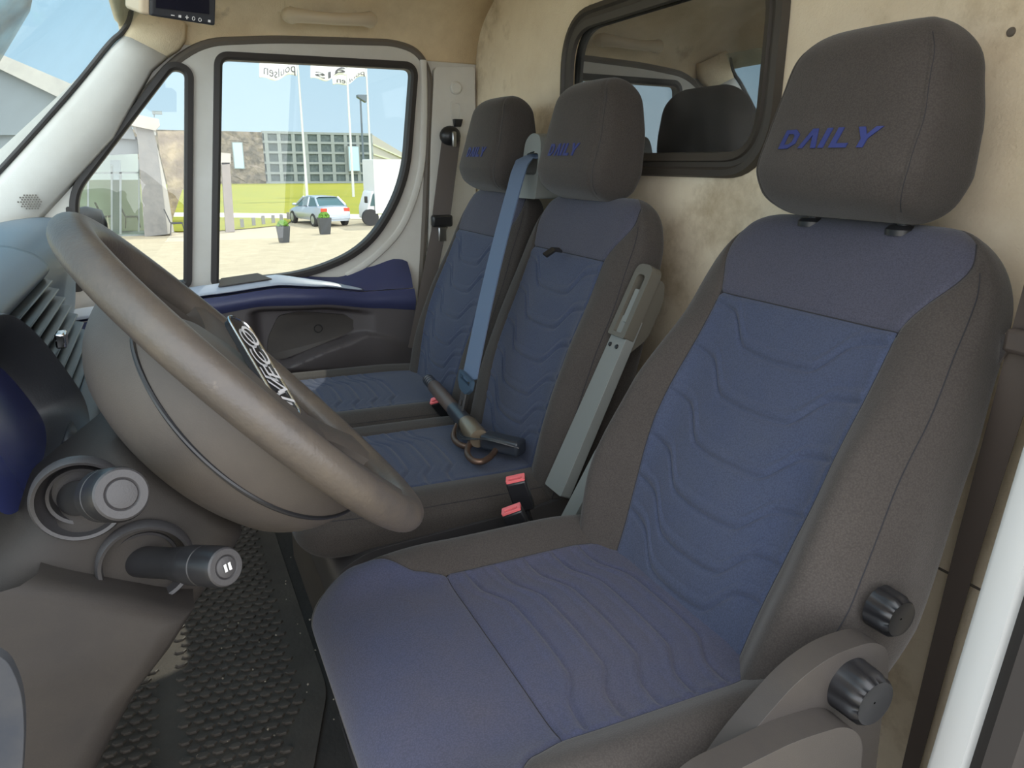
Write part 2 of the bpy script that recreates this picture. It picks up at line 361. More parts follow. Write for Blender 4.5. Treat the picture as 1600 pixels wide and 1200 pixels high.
def make_back(parent, cx, hw, bol=(1, 1), bolh=.040, thick=.060, yb=-.49, zb=.62, ang=24.7, lean=0., ts=.359, top=.470, iw=.118, ks=(.92, 1.06, 1.0, .95, .88)):
    RT = math.radians(ang)
    T = np.array((lean, -math.sin(RT), math.cos(RT))); N = (0, math.cos(RT), math.sin(RT)); base = -.07
    O = np.array([cx, yb, zb])+base*np.array(T)
    L = top-base; ts = ts-base
    d = interp((0, thick*.9), (.2, thick), (.40, thick*.85), (L, thick*.6))
    w = interp((0, hw*ks[0]), (.17, hw*ks[1]), (.34, hw*ks[2]), (.43, hw*ks[3]), (L, hw*ks[4]))
    psw = interp((0, iw*.95), (.08, iw), (.25, iw+.018), (ts, iw+.014), (L-.04, hw*.82), (L, hw*.86))
    ps = lambda t: np.minimum(psw(t)/w(t), .95)
    def bulge(p, t):
        side = np.where(p > 0, bol[0], bol[1]); e = interp((0, .7), (.14, 1), (.28, .85), (.41, .22), (L, .0))(t)
        lum = .010*np.exp(-((t-.17)/.10)**2)*np.exp(-(p/.6)**2)
        return side*e*(bolh*np.exp(-((np.abs(p)-.80)/.17)**2))+lum
    lines = [wave(c-base, .052) for c in (.292, .228, .163, .100, .045, .0)]
    pad = Pad(O, (1,0,0), T, N, L, w, d, ps, nc=-thick, rd=(.045, .030), rw=(.05, .085), bulge=bulge, lines=lines, seam_t=ts, pg=.955)
    MB().grid(pad.panel(0.02, ts, 150, 200)).build('backrest_insert', 'blue_fabric', parent, angle=180)['label'] = 'blue quilted fabric insert'
    MB().grid(pad.panel(ts, L, 90, 50, True)).build('upper_panel', 'upper_fabric', parent, angle=180)['label'] = 'grey-blue shoulder panel'
    bk = MB().grid(pad.cover(56, 90)).build('backrest', 'grey_fabric', parent, angle=180)
    seam_line(pad, .935, .03, L-.05, bk); seam_line(pad, lambda t: float(pad.ps(t)), .03, L-.02, bk, r=.0010); seam_cross(pad, ts, bk, r=.0012)
    return pad
def seam_line(pad, pf, t0, t1, parent, n=60, r=.0008, lift=-.0006):
    for s_ in (-1, 1):
        tt = np.linspace(t0, t1, n); pp_ = np.array([s_*(pf(t) if callable(pf) else pf) for t in tt]); P_ = pad.P(pp_, tt, pad.front(pp_, tt)+lift)
        MB().tube(list(P_), r, 6).build('seam', 'seam', parent)
def seam_cross(pad, t, parent, n=50, r=.0008):
    ps = float(pad.ps(t)); p = np.linspace(-ps, ps, n); tt = np.full(n, t); MB().tube(list(pad.P(p, tt, pad.front(p, tt)-.0004)), r, 6).build('seam', 'seam', parent)
GLY = {'D': [[(0,0),(.55,0),(.85,.25),(.85,.75),(.55,1),(0,1)], [(.22,.22),(.22,.78),(.5,.78),(.63,.65),(.63,.35),(.5,.22)]],
       'A': [[(0,0),(.24,0),(.45,.68),(.66,0),(.9,0),(.58,1),(.32,1)]], 'I': [[(0,0),(.24,0),(.24,1),(0,1)]],
       'L': [[(0,0),(.75,0),(.75,.22),(.24,.22),(.24,1),(0,1)]], 'Y': [[(.33,0),(.57,0),(.57,.42),(.92,1),(.66,1),(.45,.62),(.24,1),(-.02,1),(.33,.42)]]}
def daily(pad, parent, xc, tc, h, wd):
    b = MB(); x = 0; adv = {'D': 1.12, 'A': 1.02, 'I': .5, 'L': .86, 'Y': 1.0}; tot = 4.5
    for ch in 'DAILY':
        g = GLY[ch]
        def f(u, v, x=x):
            X = xc-((x+u+.18*v)/tot-.5)*wd; t = tc+(v-.5)*h
            # letters run left to right for someone facing the seat, that is towards minus x
            w = pad.w(t); p = X/w
            return pad.P(np.array(p), np.array(t), pad.front(np.array(p), np.array(t))+.0006)
        def dens(lp):
            out = []
            for i in range(len(lp)):
                a = np.array(lp[i]); c = np.array(lp[(i+1) % len(lp)])
                for j in range(3): out.append(tuple(a+(c-a)*j/3))
            return out
        b.plate(dens(g[0]), [dens(q) for q in g[1:]], f, pad.N*.0012); x += adv[ch]
    o = b.build('lettering', 'stitch_blue', parent, smooth=False); o['label'] = 'blue embroidered lettering'; return o
def make_headrest(parent, cx, cy=-.705, z0=1.048, tilt=4, k=1.0, kw=.9, tx=.01, tw=.12):
    a = math.radians(tilt); T = (0, -math.sin(a), math.cos(a)); N = (0, math.cos(a), math.sin(a)); L = .232*k
    w = interp((0, .116*kw), (.06*k, .133*kw), (.11*k, .131*kw), (.175*k, .119*kw), (L, .100*kw))
    d = interp((0, .035), (.05, .047), (.12, .048), (L, .036))
    ps = lambda t: interp((0, .84), (.06*k, .865), (.15*k, .86), (L, .84))(t)
    pad = Pad((cx, cy, z0), (1,0,0), T, N, L, w, d, ps, nc=0., m=5, rd=(.026, .034), rw=(.026, .040), bulge=lambda p, t: .012*(1-p*p)+.016*np.exp(-((t-.045)/.05)**2), gw=.0022, gdepth=.0022)
    tt = pad.tsamples(60); u = np.linspace(-1, 1, 90); PU, TT = np.meshgrid(u, tt)
    h = MB().grid(pad.P(PU*ps(TT), TT)).grid(pad.cover(44, 60)).build('headrest', 'grey_fabric', parent, angle=180)
    seam_line(pad, .90, .012, L-.022, h, r=.0007)
    daily(pad, h, tx, .094*k, .0235*k, tw)
    for s_ in (-1, 1):
        MB().tube([(cx+s_*.062, cy-.012, z0+.05), (cx+s_*.062, cy-.004, z0-.035)], .0065, 12).build('headrest_post', 'dark_plastic', h)
        MB().lathe([(.016, 0), (.016, .006), (.012, .010)], (cx+s_*.062, cy-.004, z0-.012), (0,0,1), 20).build('post_collar', 'black_plastic', h)
    return pad
def make_cushion(parent, cx, hw, y0=-.54, y1=-.105, z=.62, bolh=.024, th=.05, bol=(1,1), seam_y=-.262, front_w=.93, blue='seat_blue', name='seat_cushion', q=1.0):
    a = math.radians(1.5); T = (0, math.cos(a), math.sin(a)); N = (0, -math.sin(a), math.cos(a)); L = y1-y0; ts = seam_y-y0
    w = interp((0, hw*.96), (.1, hw), (.30, hw*1.0), (L, hw*.97)); d = interp((0, th), (L, th*.92))
    ps = lambda t: interp((0, .60), (.10, .64), (ts, .63), (ts+.035, .68), (L-.075, .88), (L, .95))(t)
    def bulge(p, t):
        side = np.where(p > 0, bol[0], bol[1]); e = interp((0, .8), (.12, 1), (ts, .9), (ts+.10, .55), (L, .0))(t)
        return side*e*bolh*np.exp(-((np.abs(p)-.82)/.16)**2)+.004*np.exp(-((t-ts-.06)/.05)**2)
    lines = [(lambda u, c=c: c+.030*(.6*sst(.42, .75, np.abs(u))+.4*u*u)) for c in (ts-.055, ts-.095, ts-.135, ts-.175, ts-.215)]
    pad = Pad((cx, y0, z-a*.2), (1,0,0), T, N, L, w, d, ps, nc=-th, rd=(.03, .055), rw=(.02, .06), bulge=bulge, lines=lines, seam_t=ts, pg=.965, gdepth=.0035*q)
    MB().grid(pad.panel(0.015, ts, 140, 150)).build('seat_insert', blue, parent, angle=180)['label'] = 'blue quilted seat insert'
    MB().grid(pad.panel(ts, L, 120, 60, True)).build('seat_front_panel', blue, parent, angle=180)['label'] = 'smooth blue fabric panel over the front edge'
    cu = MB().grid(pad.cover(50, 60)).build(name, 'grey_fabric', parent, angle=180)
    seam_line(pad, lambda t: float(pad.ps(t)), .03, L-.01, cu, r=.0009); seam_line(pad, .94, .03, L-.05, cu); seam_cross(pad, ts, cu, r=.0010)
    return pad
# ------------------------------------------------------------------ setting: floor, bulkhead, roof
FZ = .22; YB = -.83
MB().box((-.45, -.86, FZ-.03), (1.40, .62, FZ)).build('floor', 'floor_rubber', smooth=False)['kind'] = 'structure'
wr = rr(.285, 1.098, .898, 1.385, [.085, .07, .10, .085], 10)
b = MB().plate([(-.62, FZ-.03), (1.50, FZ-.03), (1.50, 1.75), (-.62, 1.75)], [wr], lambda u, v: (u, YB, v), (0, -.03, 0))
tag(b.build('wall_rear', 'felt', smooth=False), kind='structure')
win = empty('window_1', (.6, YB, 1.09), None, None, kind='structure')
def off(loop, d):
    P = [np.array(p) for p in loop]; k = len(P); out = []
    c = sum(P)/k
    for i in range(k):
        t = P[(i+1) % k]-P[i-1]; t /= np.linalg.norm(t)+1e-9; n = np.array([t[1], -t[0]])
        if n@(P[i]-c) < 0: n = -n
        out.append(P[i]+n*d)
    return out
fr = MB()
A = []
for o1, yy in ((-.022, YB+.002), (-.020, YB+.010), (-.008, YB+.014), (-.006, YB+.009), (.002, YB+.009), (.006, YB+.016), (.016, YB+.014), (.019, YB+.001)):
    A.append([(p[0], yy, p[1]) for p in off(wr, o1)])
fr.grid(A, close_v=True).build('window_frame', 'frame_rubber', win)
MB().plate(off(wr, -.012), [], lambda u, v: (u, YB-.006, v), (0, -.004, 0)).build('pane', 'glass_dark', win, smooth=False)
MB().box((-.6, -1.9, .2), (1.5, -1.88, 1.75)).box((-.6, -1.9, .2), (-.58, -.87, 1.75)).box((1.48, -1.9, .2), (1.5, -.87, 1.75)).box((-.6, -1.9, 1.73), (1.5, -.87, 1.75)).build('wall_cargo', 'cargo', smooth=False)['kind'] = 'structure'
# roof lining: curved section along the vehicle, from door top up to the flat roof
sec = spline([(1.435, 1.36), (1.425, 1.40), (1.395, 1.445), (1.34, 1.485), (1.24, 1.53), (1.10, 1.55)], 8, False)+[np.array([.6, 1.56]), np.array([0., 1.56]), np.array([-.36, 1.55])]
ys = [-.83, -.7, -.5, -.3, -.15, -.06]
A = []
for y in ys: A.append([(x, y, z+.012*math.exp(-((y+.4)/.2)**2)*(x > 1.2)) for x, z in sec])
for y, f_ in ((-.03, .0), (.0, .25), (.03, .6), (.04, 1.)): A.append([(x, y, z*(1-f_)+min(z, 1.395)*f_) for x, z in sec])
rf = MB().grid(A).build('ceiling', 'felt_roof', solid=.012); tag(rf, kind='structure')
MB().box((-.34, -2.0, 1.80), (1.52, .05, 1.86)).build('ceiling_outer', 'white_paint', smooth=False)['kind'] = 'structure'
# right side wall around the passenger door opening
XD = 1.42
def yz(px, py, x=XD): p = at(px, py, 0, x); return (p[1], p[2])
apert = [(.30, .90), (.30, .93), (-.066, 1.322), (-.14, 1.368), (-.30, 1.385), (-.60, 1.398), (-.665, 1.380), (-.695, 1.32), (-.672, 1.0), (-.655, .80), (-.63, .5), (-.63, .35), (.20, .35), (.29, .5)]
ap = rounded(apert, [.02, .03, .05, .05, .05, .06, .05, .06, .1, .1, .05, .05, .05, .05], 5)
MB().plate([(.62, .19), (.62, .86), (.30, 1.13), (-.02, 1.42), (-.05, 1.56), (-.86, 1.56), (-.86, .19)], [ap], lambda u, v: (XD+.012, u, v), (.05, 0, 0)).build('wall_right', 'white_plastic', smooth=False)['kind'] = 'structure'
# seal round the opening
MB().tube([(XD+.006, p[0], p[1]) for p in ap], .011, 8, closed=True, ref=(1,0,0)).build('trim_1', 'seal_grey')['kind'] = 'structure'
# B pillar trim with belt height adjuster
bt = empty('trim_2', (XD, -.76, .4), None, None, kind='structure')
MB().plate(rounded([(-.705, 1.345), (-.822, 1.352), (-.822, .35), (-.665, .35), (-.672, .80), (-.69, 1.15)], .012, 4), [], lambda u, v: (XD-.004, u, v), (.02, 0, 0)).build('pillar_trim', 'white_plastic', bt, bevel=.004)
MB().lathe([(.017, 0), (.017, .004), (.013, .008), (.0, .009)], (XD-.004, -.765, 1.295), (-1, 0, 0), 24).build('screw_cap', 'white_plastic', bt)
MB().plate(rr(-.780, 1.17, -.750, 1.262, .008, 4), [rr(-.775, 1.176, -.755, 1.256, .006, 4)], lambda u, v: (XD-.006, u, v), (.004, 0, 0)).build('adjuster_slot', 'white_plastic', bt)
MB().hexa([(XD-.016, -.775, 1.195), (XD-.004, -.775, 1.195), (XD-.004, -.757, 1.195), (XD-.016, -.757, 1.195), (XD-.022, -.779, 1.215), (XD-.004, -.779, 1.215), (XD-.004, -.753, 1.215), (XD-.022, -.753, 1.215)]).build('adjuster_button', 'black_plastic', bt, bevel=.002)
# ------------------------------------------------------------------ passenger door
door = empty('door_1', (XD, -.2, .3), None, None, kind='structure')
w_main = rounded([(-.168, 1.338), (-.648, 1.342), (-.612, 1.04), (-.50, .875), (-.335, .812), (-.105, .80)], [.022, .028, .10, .10, .08, .01], 8)
w_q = rounded([(-.094, 1.303), (-.060, 1.312), (.176, 1.03), (.185, .96), (.178, .80), (-.036, .805)], [.03, .05, .04, .05, .02, .01], 7)
dout = off([p for p in ap], -.006)
MB().plate(dout, [w_main, w_q], lambda u, v: (XD, u, v), (.028, 0, 0)).build('door_frame', 'white_plastic', door, smooth=False)
for lp, nm in ((w_main, 'window_seal'), (w_q, 'quarter_seal')):
    A = []
    for o1, xx in ((.013, XD-.001), (.012, XD-.009), (.0, XD-.011), (-.006, XD-.006), (-.007, XD+.02)): A.append([(xx, p[0], p[1]) for p in off(lp, o1)])
    MB().grid(A, close_v=True).build(nm, 'black_rubber', door)
MB().plate(off(w_main, .004), [], lambda u, v: (XD+.016, u, v), (.003, 0, 0)).build('door_pane', 'glass_side', door, smooth=False)
MB().plate(off(w_q, .004), [], lambda u, v: (XD+.016, u, v), (.003, 0, 0)).build('quarter_pane', 'glass_side', door, smooth=False)
# raised moulding around the main window, on the frame's shoulder
MB().tube([(XD-.002, p[0], p[1]) for p in spline([(-.675, 1.36), (-.672, 1.2), (-.655, 1.06), (-.60, .93), (-.52, .85), (-.44, .80)], 8, False)], .010, 8, ref=(1,0,0), flat=.6).build('frame_moulding', 'white_plastic', door)
# door card: sculpted grid in (y,z)
def card(y, z):
    """depth of the card (towards the cab) at y,z"""
    return 0
top = interp((-.62, .825), (-.605, .838), (-.575, .842), (-.50, .822), (-.42, .80), (-.25, .812), (-.08, .795), (.16, .76), (.3, .75))
led = interp((-.62, .765), (-.47, .765), (-.36, .782), (-.25, .792), (-.08, .778), (.16, .742), (.3, .73))
blu = interp((-.62, .705), (-.50, .718), (-.35, .742), (-.20, .748), (-.08, .735), (.16, .70), (.3, .69))
ysd = np.linspace(-.612, .29, 70)
def strip(za, zb, xa, xb, n=8, prof=None):
    A = []
    for y in ysd:
        row = []
        for k in range(n+1):
            q = k/n; z = za(y)*(1-q)+zb(y)*q; x = xa(y)*(1-q)+xb(y)*q+(prof(q) if prof else 0)
            row.append((x, y, z))
        A.append(row)
    return A
c0 = lambda v: (lambda y: v+0*y)
xl = lambda y: XD-.05-.02*sst(-.5, -.3, y)
MB().grid(strip(top, led, c0(XD-.004), xl, 10, lambda q: -.012*math.sin(math.pi*q)*.6)).build('upper_card', 'door_blue', door, angle=60)['label'] = 'dark blue moulded upper card'
# pale ledge along the window sill with its tray
ledge = MB()
A = []
for y in np.linspace(-.470, .22, 60):
    k = min(1, (y+.470)/.22); wdt = .062*k**.7
    zc = float(led(y))+.006; row = []
    for q in np.linspace(0, 1, 9): row.append((xl(y)-.014+wdt*q*1.0, y, zc+.002*k+(float(top(y))-zc+.002)*q*.95*k+.010*math.sin(math.pi*q)*k))
    A.append(row)
ledge.grid(A).build('sill_ledge', 'door_ledge', door, angle=60, solid=.003)['label'] = 'pale grey glossy sill ledge'
tray = rounded([(-.135, .0), (-.235, .0), (-.215, 1.), (-.13, 1.)], [.02]*4, 5)
MB().plate([(u, .0+v*.03) for u, v in [(-.105, .0), (-.235, .0), (-.205, .8), (-.115, .8)]], [], lambda u, v: (float(xl(u))-.002+v*1.3, u, float(led(u))+.021+v*.60), (0, 0, .0035)).build('tray_recess', 'taupe_plastic', door, bevel=.003)
MB().grid(strip(led, blu, lambda y: xl(y)-.012, lambda y: xl(y)-.014, 10, lambda q: -.010*math.sin(math.pi*q))).build('armrest_band', 'door_blue', door, angle=60)['label'] = 'dark blue armrest band'
low = c0(.36)
def lowz(k):   # heights of rows under the band
    return lambda y: blu(y)*(1-k)+.36*k
A = []
ph_b = lambda y: interp((-.62, .60), (-.47, .645), (-.40, .625), (-.20, .572), (.3, .55))(y)
for y in np.linspace(-.612, .29, 110):
    row = []; zb = float(blu(y)); pocket = float(ph_b(y))
    for z in np.concatenate([np.linspace(zb, .50, 60), np.linspace(.49, .36, 6)]):
        x = float(xl(y))-.012
        # recess under the armrest
        rec = sst(-.50, -.42, y)*(1-sst(-.20, -.165, y)); up_ = 1-sst(zb-.022, zb-.006, z); lo_ = sst(pocket, pocket+.012, z)
        x += .040*float(rec*up_*lo_)
        x -= .014*float((1-lo_)*sst(.50, pocket, z)*sst(-.60, -.5, y))
        x += .03*float(1-sst(.52, .56, z+.12*(-.45-y)))
        row.append((x, y, z))
    A.append(row)
MB().grid(A).build('lower_card', 'door_grey', door, angle=50)
MB().plate(rounded([(-.205, .60), (-.215, .66), (-.245, .715), (-.30, .722), (-.42, .702), (-.465, .668), (-.40, .640), (-.25, .598)], .012, 5), [], lambda u, v: (xl(u)+.0195, u, v), (.006, 0, 0)).build('pocket_panel', 'taupe_plastic', door, bevel=.002)['label'] = 'grey recessed panel with round plug'
for (yy, zz, dx) in ((-.345, .672, .017), (-.115, .705, -.016)):
    MB().tube([(float(xl(yy))+dx, yy+.0105*math.cos(a), zz+.0105*math.sin(a)) for a in np.linspace(0, 2*math.pi, 24, endpoint=False)], .0012, 6, closed=True, ref=(1,0,0)).build('round_plug', 'black_plastic', door)
MB().tube([(XD-.016, -.588+.0085*math.cos(a), .808+.0085*math.sin(a)) for a in np.linspace(0, 2*math.pi, 24, endpoint=False)], .0012, 6, closed=True, ref=(1,0,0)).build('round_plug', 'black_plastic', door)
MB().plate(rounded([(.20, .93), (.295, .93), (.295, .80), (.19, .80), (.182, .99), (.20, 1.0)], .01, 4), [], lambda u, v: (XD-.010, u, v), (.01, 0, 0)).build('corner_cover', 'black_rubber', door)
# ------------------------------------------------------------------ windscreen and its pillar
def ws(y): return 1.072-1.07*(y-.313)
s1 = [(x, ) for x in (1, )]
MB().hexa([(-.40, .52, ws(.52)), (1.46, .52, ws(.52)), (1.46, .525, ws(.52)+.003), (-.40, .525, ws(.52)+.003), (-.40, -.02, ws(-.02)), (1.46, -.02, ws(-.02)), (1.46, -.015, ws(-.02)+.003), (-.40, -.015, ws(-.02)+.003)]).build('window_2', 'glass_screen', smooth=False)['kind'] = 'structure'
pil = empty('trim_3', (1.4, .35, .9), None, None, kind='structure')
def pillar_row(y, z, wq):      # cross-section across the pillar at a point of its windscreen edge
    dy, dz = (float(interp((-1, a*1.5), (.0, a*1.4), (.04, a), (.15, b_), (.31, c_), (.7, d_))(y)) for a, b_, c_, d_ in ((-.078, -.075, -.032, -.02), (-.036, -.086, -.125, -.16)))
    return [(1.415, y+.004, z+.004), (1.395, y, z-.002), (1.386, y+dy*.15, z+dz*.15), (1.390, y+dy*.55, z+dz*.55), (1.400, y+dy*.93, z+dz*.93), (1.418, y+dy, z+dz)]
e0 = [(.62, .77), (.50, .88), (.40, .985), (.313, 1.066), (.154, 1.233), (.06, 1.340), (.030, 1.368)]
MB().grid([pillar_row(y, z, 1.05) for y, z in e0]).build('pillar_cover', 'white_plastic', pil, angle=60, solid=.002)
e1 = [(.030, 1.368), (.016, 1.392), (.008, 1.415), (.004, 1.45)]
MB().grid([pillar_row(y, z, w_) for (y, z), w_ in zip(e1, (1.05, 1.15, 1.3, 1.5))]).build('pillar_cloth', 'felt_roof', pil, angle=60, solid=.002)
MB().tube([(1.395, y+.006, z+.004) for y, z in spline([(.62, .78)]+e0[1:]+[(.012, 1.392), (.004, 1.42), (.012, 1.46)], 6, False)], .006, 8, ref=(1,0,0)).build('glass_edge', 'black_rubber', pil)
MB().tube([(1.3935, .050+.008*math.cos(a)*1., 1.285+.008*math.sin(a)) for a in np.linspace(0, 2*math.pi, 24, endpoint=False)], .0008, 6, closed=True, ref=(1,0,0)).build('round_plug', 'taupe_plastic', pil)
g_ = MB()
for i in range(9):
    for j in range(7):
        y = .262+(i-4)*.0055+(.00275 if j % 2 else 0); z = 1.010+(j-3)*.0048
        if abs(i-4)+abs(j-3)*.6 < 4.6: g_.lathe([(.0019, 0), (.0019, .001)], (1.387, y, z), (-1, 0, 0), 6)
g_.build('speaker_grille', 'seal_grey', pil)
# ------------------------------------------------------------------ driver side: pillar with seals
dp = empty('trim_4', (-.31, -.60, .22), None, None, kind='structure')
pa_, pb_ = at(1446, 1200, 0, -.29), at(1546, 867, 0, -.29)
def vstrip(cols, zs, kk=0):
    A = []
    for z in zs:
        y0 = pa_[1]+(pb_[1]-pa_[1])*(z-pa_[2])/(pb_[2]-pa_[2]); A.append([(x, y0+y, z) for x, y in cols])
    return A
zs = np.linspace(.2, 1.6, 12)
MB().grid(vstrip([(-.285, -.05), (-.288, -.006), (-.294, .0), (-.318, .006), (-.326, -.004), (-.326, -.05)], zs), close_v=True).build('door_flange', 'white_paint', dp)
MB().grid(vstrip([(-.327, -.04), (-.327, .012), (-.340, .024), (-.358, .022), (-.366, .008), (-.366, -.04)], zs), close_v=True).build('door_seal', 'black_rubber', dp)
MB().grid(vstrip([(-.3665, -.04), (-.3665, .004), (-.372, .008), (-.379, .004), (-.380, -.04)], zs), close_v=True).build('seal_lip', 'seal_grey', dp)
MB().grid(vstrip([(-.3805, -.04), (-.3805, .000), (-.41, .004), (-.42, -.04)], zs), close_v=True).build('body_edge', 'white_paint', dp)
MB().box((-.325, YB, .2), (-.288, -.66, 1.6)).build('wall_left', 'white_paint', smooth=False)['kind'] = 'structure'
MB().lathe([(.005, 0), (.004, .002), (.0005, .0025)], tuple(at(1580, 50, 1, YB)), (0, 1, 0), 14).build('wall_screw', 'seal_grey', bpy.data.objects['wall_rear'])
sm_ = MB(); q0 = at(1500, 905, 1, YB+.001); sm_.tube([(-.28, YB+.001, q0[2]), (1.40, YB+.001, q0[2])], .0016, 6); sm_.build('panel_joint', 'seal_grey', bpy.data.objects['wall_rear'])
# ------------------------------------------------------------------ driver seat
ds = empty('driver_seat', (0, -.35, FZ), 'driver seat nearest the camera, grey and blue fabric, two black knobs on its side', 'seat')
dpad = make_back(ds, .004, .212, lean=.045, bolh=.052, top=.486)
make_headrest(ds, .014, k=.875, kw=.86, cy=-.712, z0=1.041, tx=-.004, tw=.128)
make_cushion(ds, .0, .234, bolh=.034)
sh = [tuple(at(px, py, 0, -.245)[1:]) for px, py in ((1375, 1120), (1386, 1060), (1385, 1010), (1360, 1000), (1300, 1020), (1245, 1060), (1200, 1110), (1150, 1170), (1110, 1230))]+[(-.12, .50), (-.12, .42), (-.55, .42)]
MB().plate(rounded(sh, .02, 5), [], lambda u, v: (-.247, u, v), (.022, 0, 0)).build('side_shield', 'taupe_plastic', ds, bevel=.006, seg=3)['label'] = 'grey plastic side shield'
MB().plate(rounded([tuple(at(px, py, 0, -.27)[1:]) for px, py in ((1340, 1230), (1346, 1150), (1320, 1130), (1240, 1155), (1160, 1195), (1090, 1230))]+[(-.12, .44), (-.10, .40), (-.50, .40)], .02, 5), [], lambda u, v: (-.272, u, v), (.025, 0, 0)).build('lower_shield', 'taupe_plastic', ds, bevel=.008, seg=3)
def knob(parent, y, z, x, r, dep):
    A = []
    for r_, h in ((r, 0), (r, dep*.55), (r*.97, dep*.8), (r*.86, dep*.95), (r*.80, dep), (r*.70, dep*.97), (.001, dep*.96)):
        ring = []
        for a in np.linspace(0, 2*math.pi, 96, endpoint=False):
            fl = 1-.17*(.5+.5*math.cos(8*a))**1.3*(1 if .3*dep < h < dep*.999 else 0)*(1 if r_ > r*.6 else 0)
            if h == 0 or r_ < r*.75: fl = 1
            ring.append((x-h, y+r_*fl*math.cos(a), z+r_*fl*math.sin(a)))
        A.append(ring)
    return MB().grid(A, close_v=True).build('knob', 'black_plastic', parent, angle=50)
kp = at(1376, 948, 0, -.214); knob(ds, kp[1], kp[2], -.212, .0205, .024)['label'] = 'upper fluted black adjusting knob'
kp = at(1326, 1068, 0, -.247); knob(ds, kp[1], kp[2], -.246, .0245, .028)['label'] = 'lower fluted black adjusting knob'
MB().box((-.20, -.50, FZ), (.20, -.17, .54)).build('pedestal', 'base_metal', ds, bevel=.01)
for i in range(4): MB().tube([(.20-.012*i, -.16, .53), (.20-.012*i, -.135-.004*i, .42), (.19-.012*i, -.15, .32)], .004, 8).build('rail_cable', 'black_plastic', ds)
# ------------------------------------------------------------------ passenger bench
bn = empty('passenger_bench', (.8, -.35, FZ), 'double passenger bench beyond the driver seat, two grey and blue quilted places', 'seat')
BK = dict(yb=-.532, zb=.60, ang=17.2, ts=.366, top=.482)
pm = make_back(bn, .578, .208, bol=(.35, 1), bolh=.034, ks=(1, 1.03, 1, .95, .88), **BK)
po = make_back(bn, .990, .190, bol=(.8, .3), bolh=.028, ks=(1, 1.02, 1, .95, .88), **BK)
make_headrest(bn, .590, cy=-.706, z0=1.036, k=.88, kw=.84, tx=-.010, tw=.098); make_headrest(bn, .998, cy=-.706, z0=1.036, k=.88, kw=.84, tx=-.018, tw=.092)
make_cushion(bn, .585, .205, y0=-.575, y1=-.125, z=.600, bolh=.012, seam_y=-.20, blue='blue_fabric', th=.045)
make_cushion(bn, 1.01, .215, y0=-.575, y1=-.170, z=.600, bolh=.016, seam_y=-.22, blue='blue_fabric', th=.045)
MB().plate(rounded([(-.60, .47), (-.60, .575), (-.50, .560), (-.22, .545), (-.170, .520), (-.165, .44), (-.19, .415), (-.45, .415)], .025, 5), [], lambda u, v: (.375, u, v), (.82, 0, 0)).build('bench_tray', 'dark_plastic', bn, bevel=.008)
MB().box((.49, -.52, FZ), (.99, -.185, .43)).build('pedestal', 'base_metal', bn, bevel=.008)
MB().box((.47, -.50, .43), (.482, -.19, .25), None).build('pedestal_lip', 'base_metal', bn)
hd = spline([(.372, -.235, .515), (.366, -.26, .530), (.364, -.33, .537), (.366, -.385, .530), (.372, -.40, .515)], 6, False)
MB().tube(hd, .006, 10, ref=(1,0,0), flat=1.5).build('tray_handle', 'black_plastic', bn)
MB().plate(rr(-.395, .485, -.235, .525, .015), [], lambda u, v: (.3735, u, v), (.004, 0, 0)).build('tray_recess', 'black_plastic', bn)
# pull tab on the middle backrest
q = at(876, 391, 1, -.628); MB().ribbon([q, q+np.array([0, .014, .002]), q+np.array([.002, .030, -.008])], .014, (1, 0, .3), .002).build('pull_tab', 'black_plastic', bn)
# belt guide between the two passenger headrests
bg_ = empty('belt_guide', (.79, -.72, 1.02), 'grey-blue plastic belt guide standing between the two passenger headrests', 'belt guide')
MB().plate(rounded([(.775, 1.03), (.775, 1.125), (.786, 1.155), (.826, 1.160), (.852, 1.145), (.858, 1.03)], [.006, .02, .02, .02, .02, .006], 5), [rounded([(.784, 1.078), (.784, 1.120), (.840, 1.120), (.840, 1.078)], .010, 4)], lambda u, v: (u, -.690-.12*(v-1.03), v), (0, -.06, 0)).build('guide_body', 'tower_grey', bg_, bevel=.006, seg=3)
MB().box((.784, -.735, 1.070), (.842, -.728, 1.12)).build('guide_slot', 'black_plastic', bg_)
def belt(name, path, width, wdir, m, label, **k):
    o = empty(name, path[-1], label, 'seat belt'); b = MB().ribbon(path, width, wdir).build('webbing', m, o, angle=60); return o
g0 = np.array([.812, -.697, 1.112]); g1 = at(733, 596, 1, -.468)
pth = [g0+np.array([0, -.02, .004]), g0, g0+np.array([0, .014, -.004])]+[g0+(g1-g0)*q+np.array([0, .018*(1-q)+.006*math.sin(3.1*q), 0]) for q in np.linspace(.06, 1, 14)]
cb = belt('seat_belt', pth, [.050]*3+list(np.linspace(.050, .050, 14)), (1, 0, .10), 'belt_blue', 'blue-grey webbing hanging from the guide between the headrests down to its buckle tongue', )
def tongue(parent, c, ux, uy, un, m='belt_plastic', k=1.0):
    f = lambda u, v: np.array(c)+np.array(ux)*u*k+np.array(uy)*v*k
    MB().plate(rounded([(-.031, .016), (.031, .016), (.031, -.002), (.014, -.016), (-.014, -.016), (-.031, -.002)], .006, 4), [rr(-.024, .003, .024, .010, .003, 3)], f, np.array(un)*.007).build('tongue_grip', m, parent, bevel=.0015)
    MB().plate(rounded([(-.010, -.010), (.010, -.010), (.010, -.048), (-.010, -.048)], .003, 3), [rr(-.005, -.042, .005, -.030, .001, 2)], lambda u, v: f(u, v)+np.array(un)*.002, np.array(un)*.003).build('tongue_blade', 'steel', parent)
tongue(cb, g1+np.array([0, .004, -.004]), (.98, .0, .12), (.10, -.25, .96), (0, .9, .3))
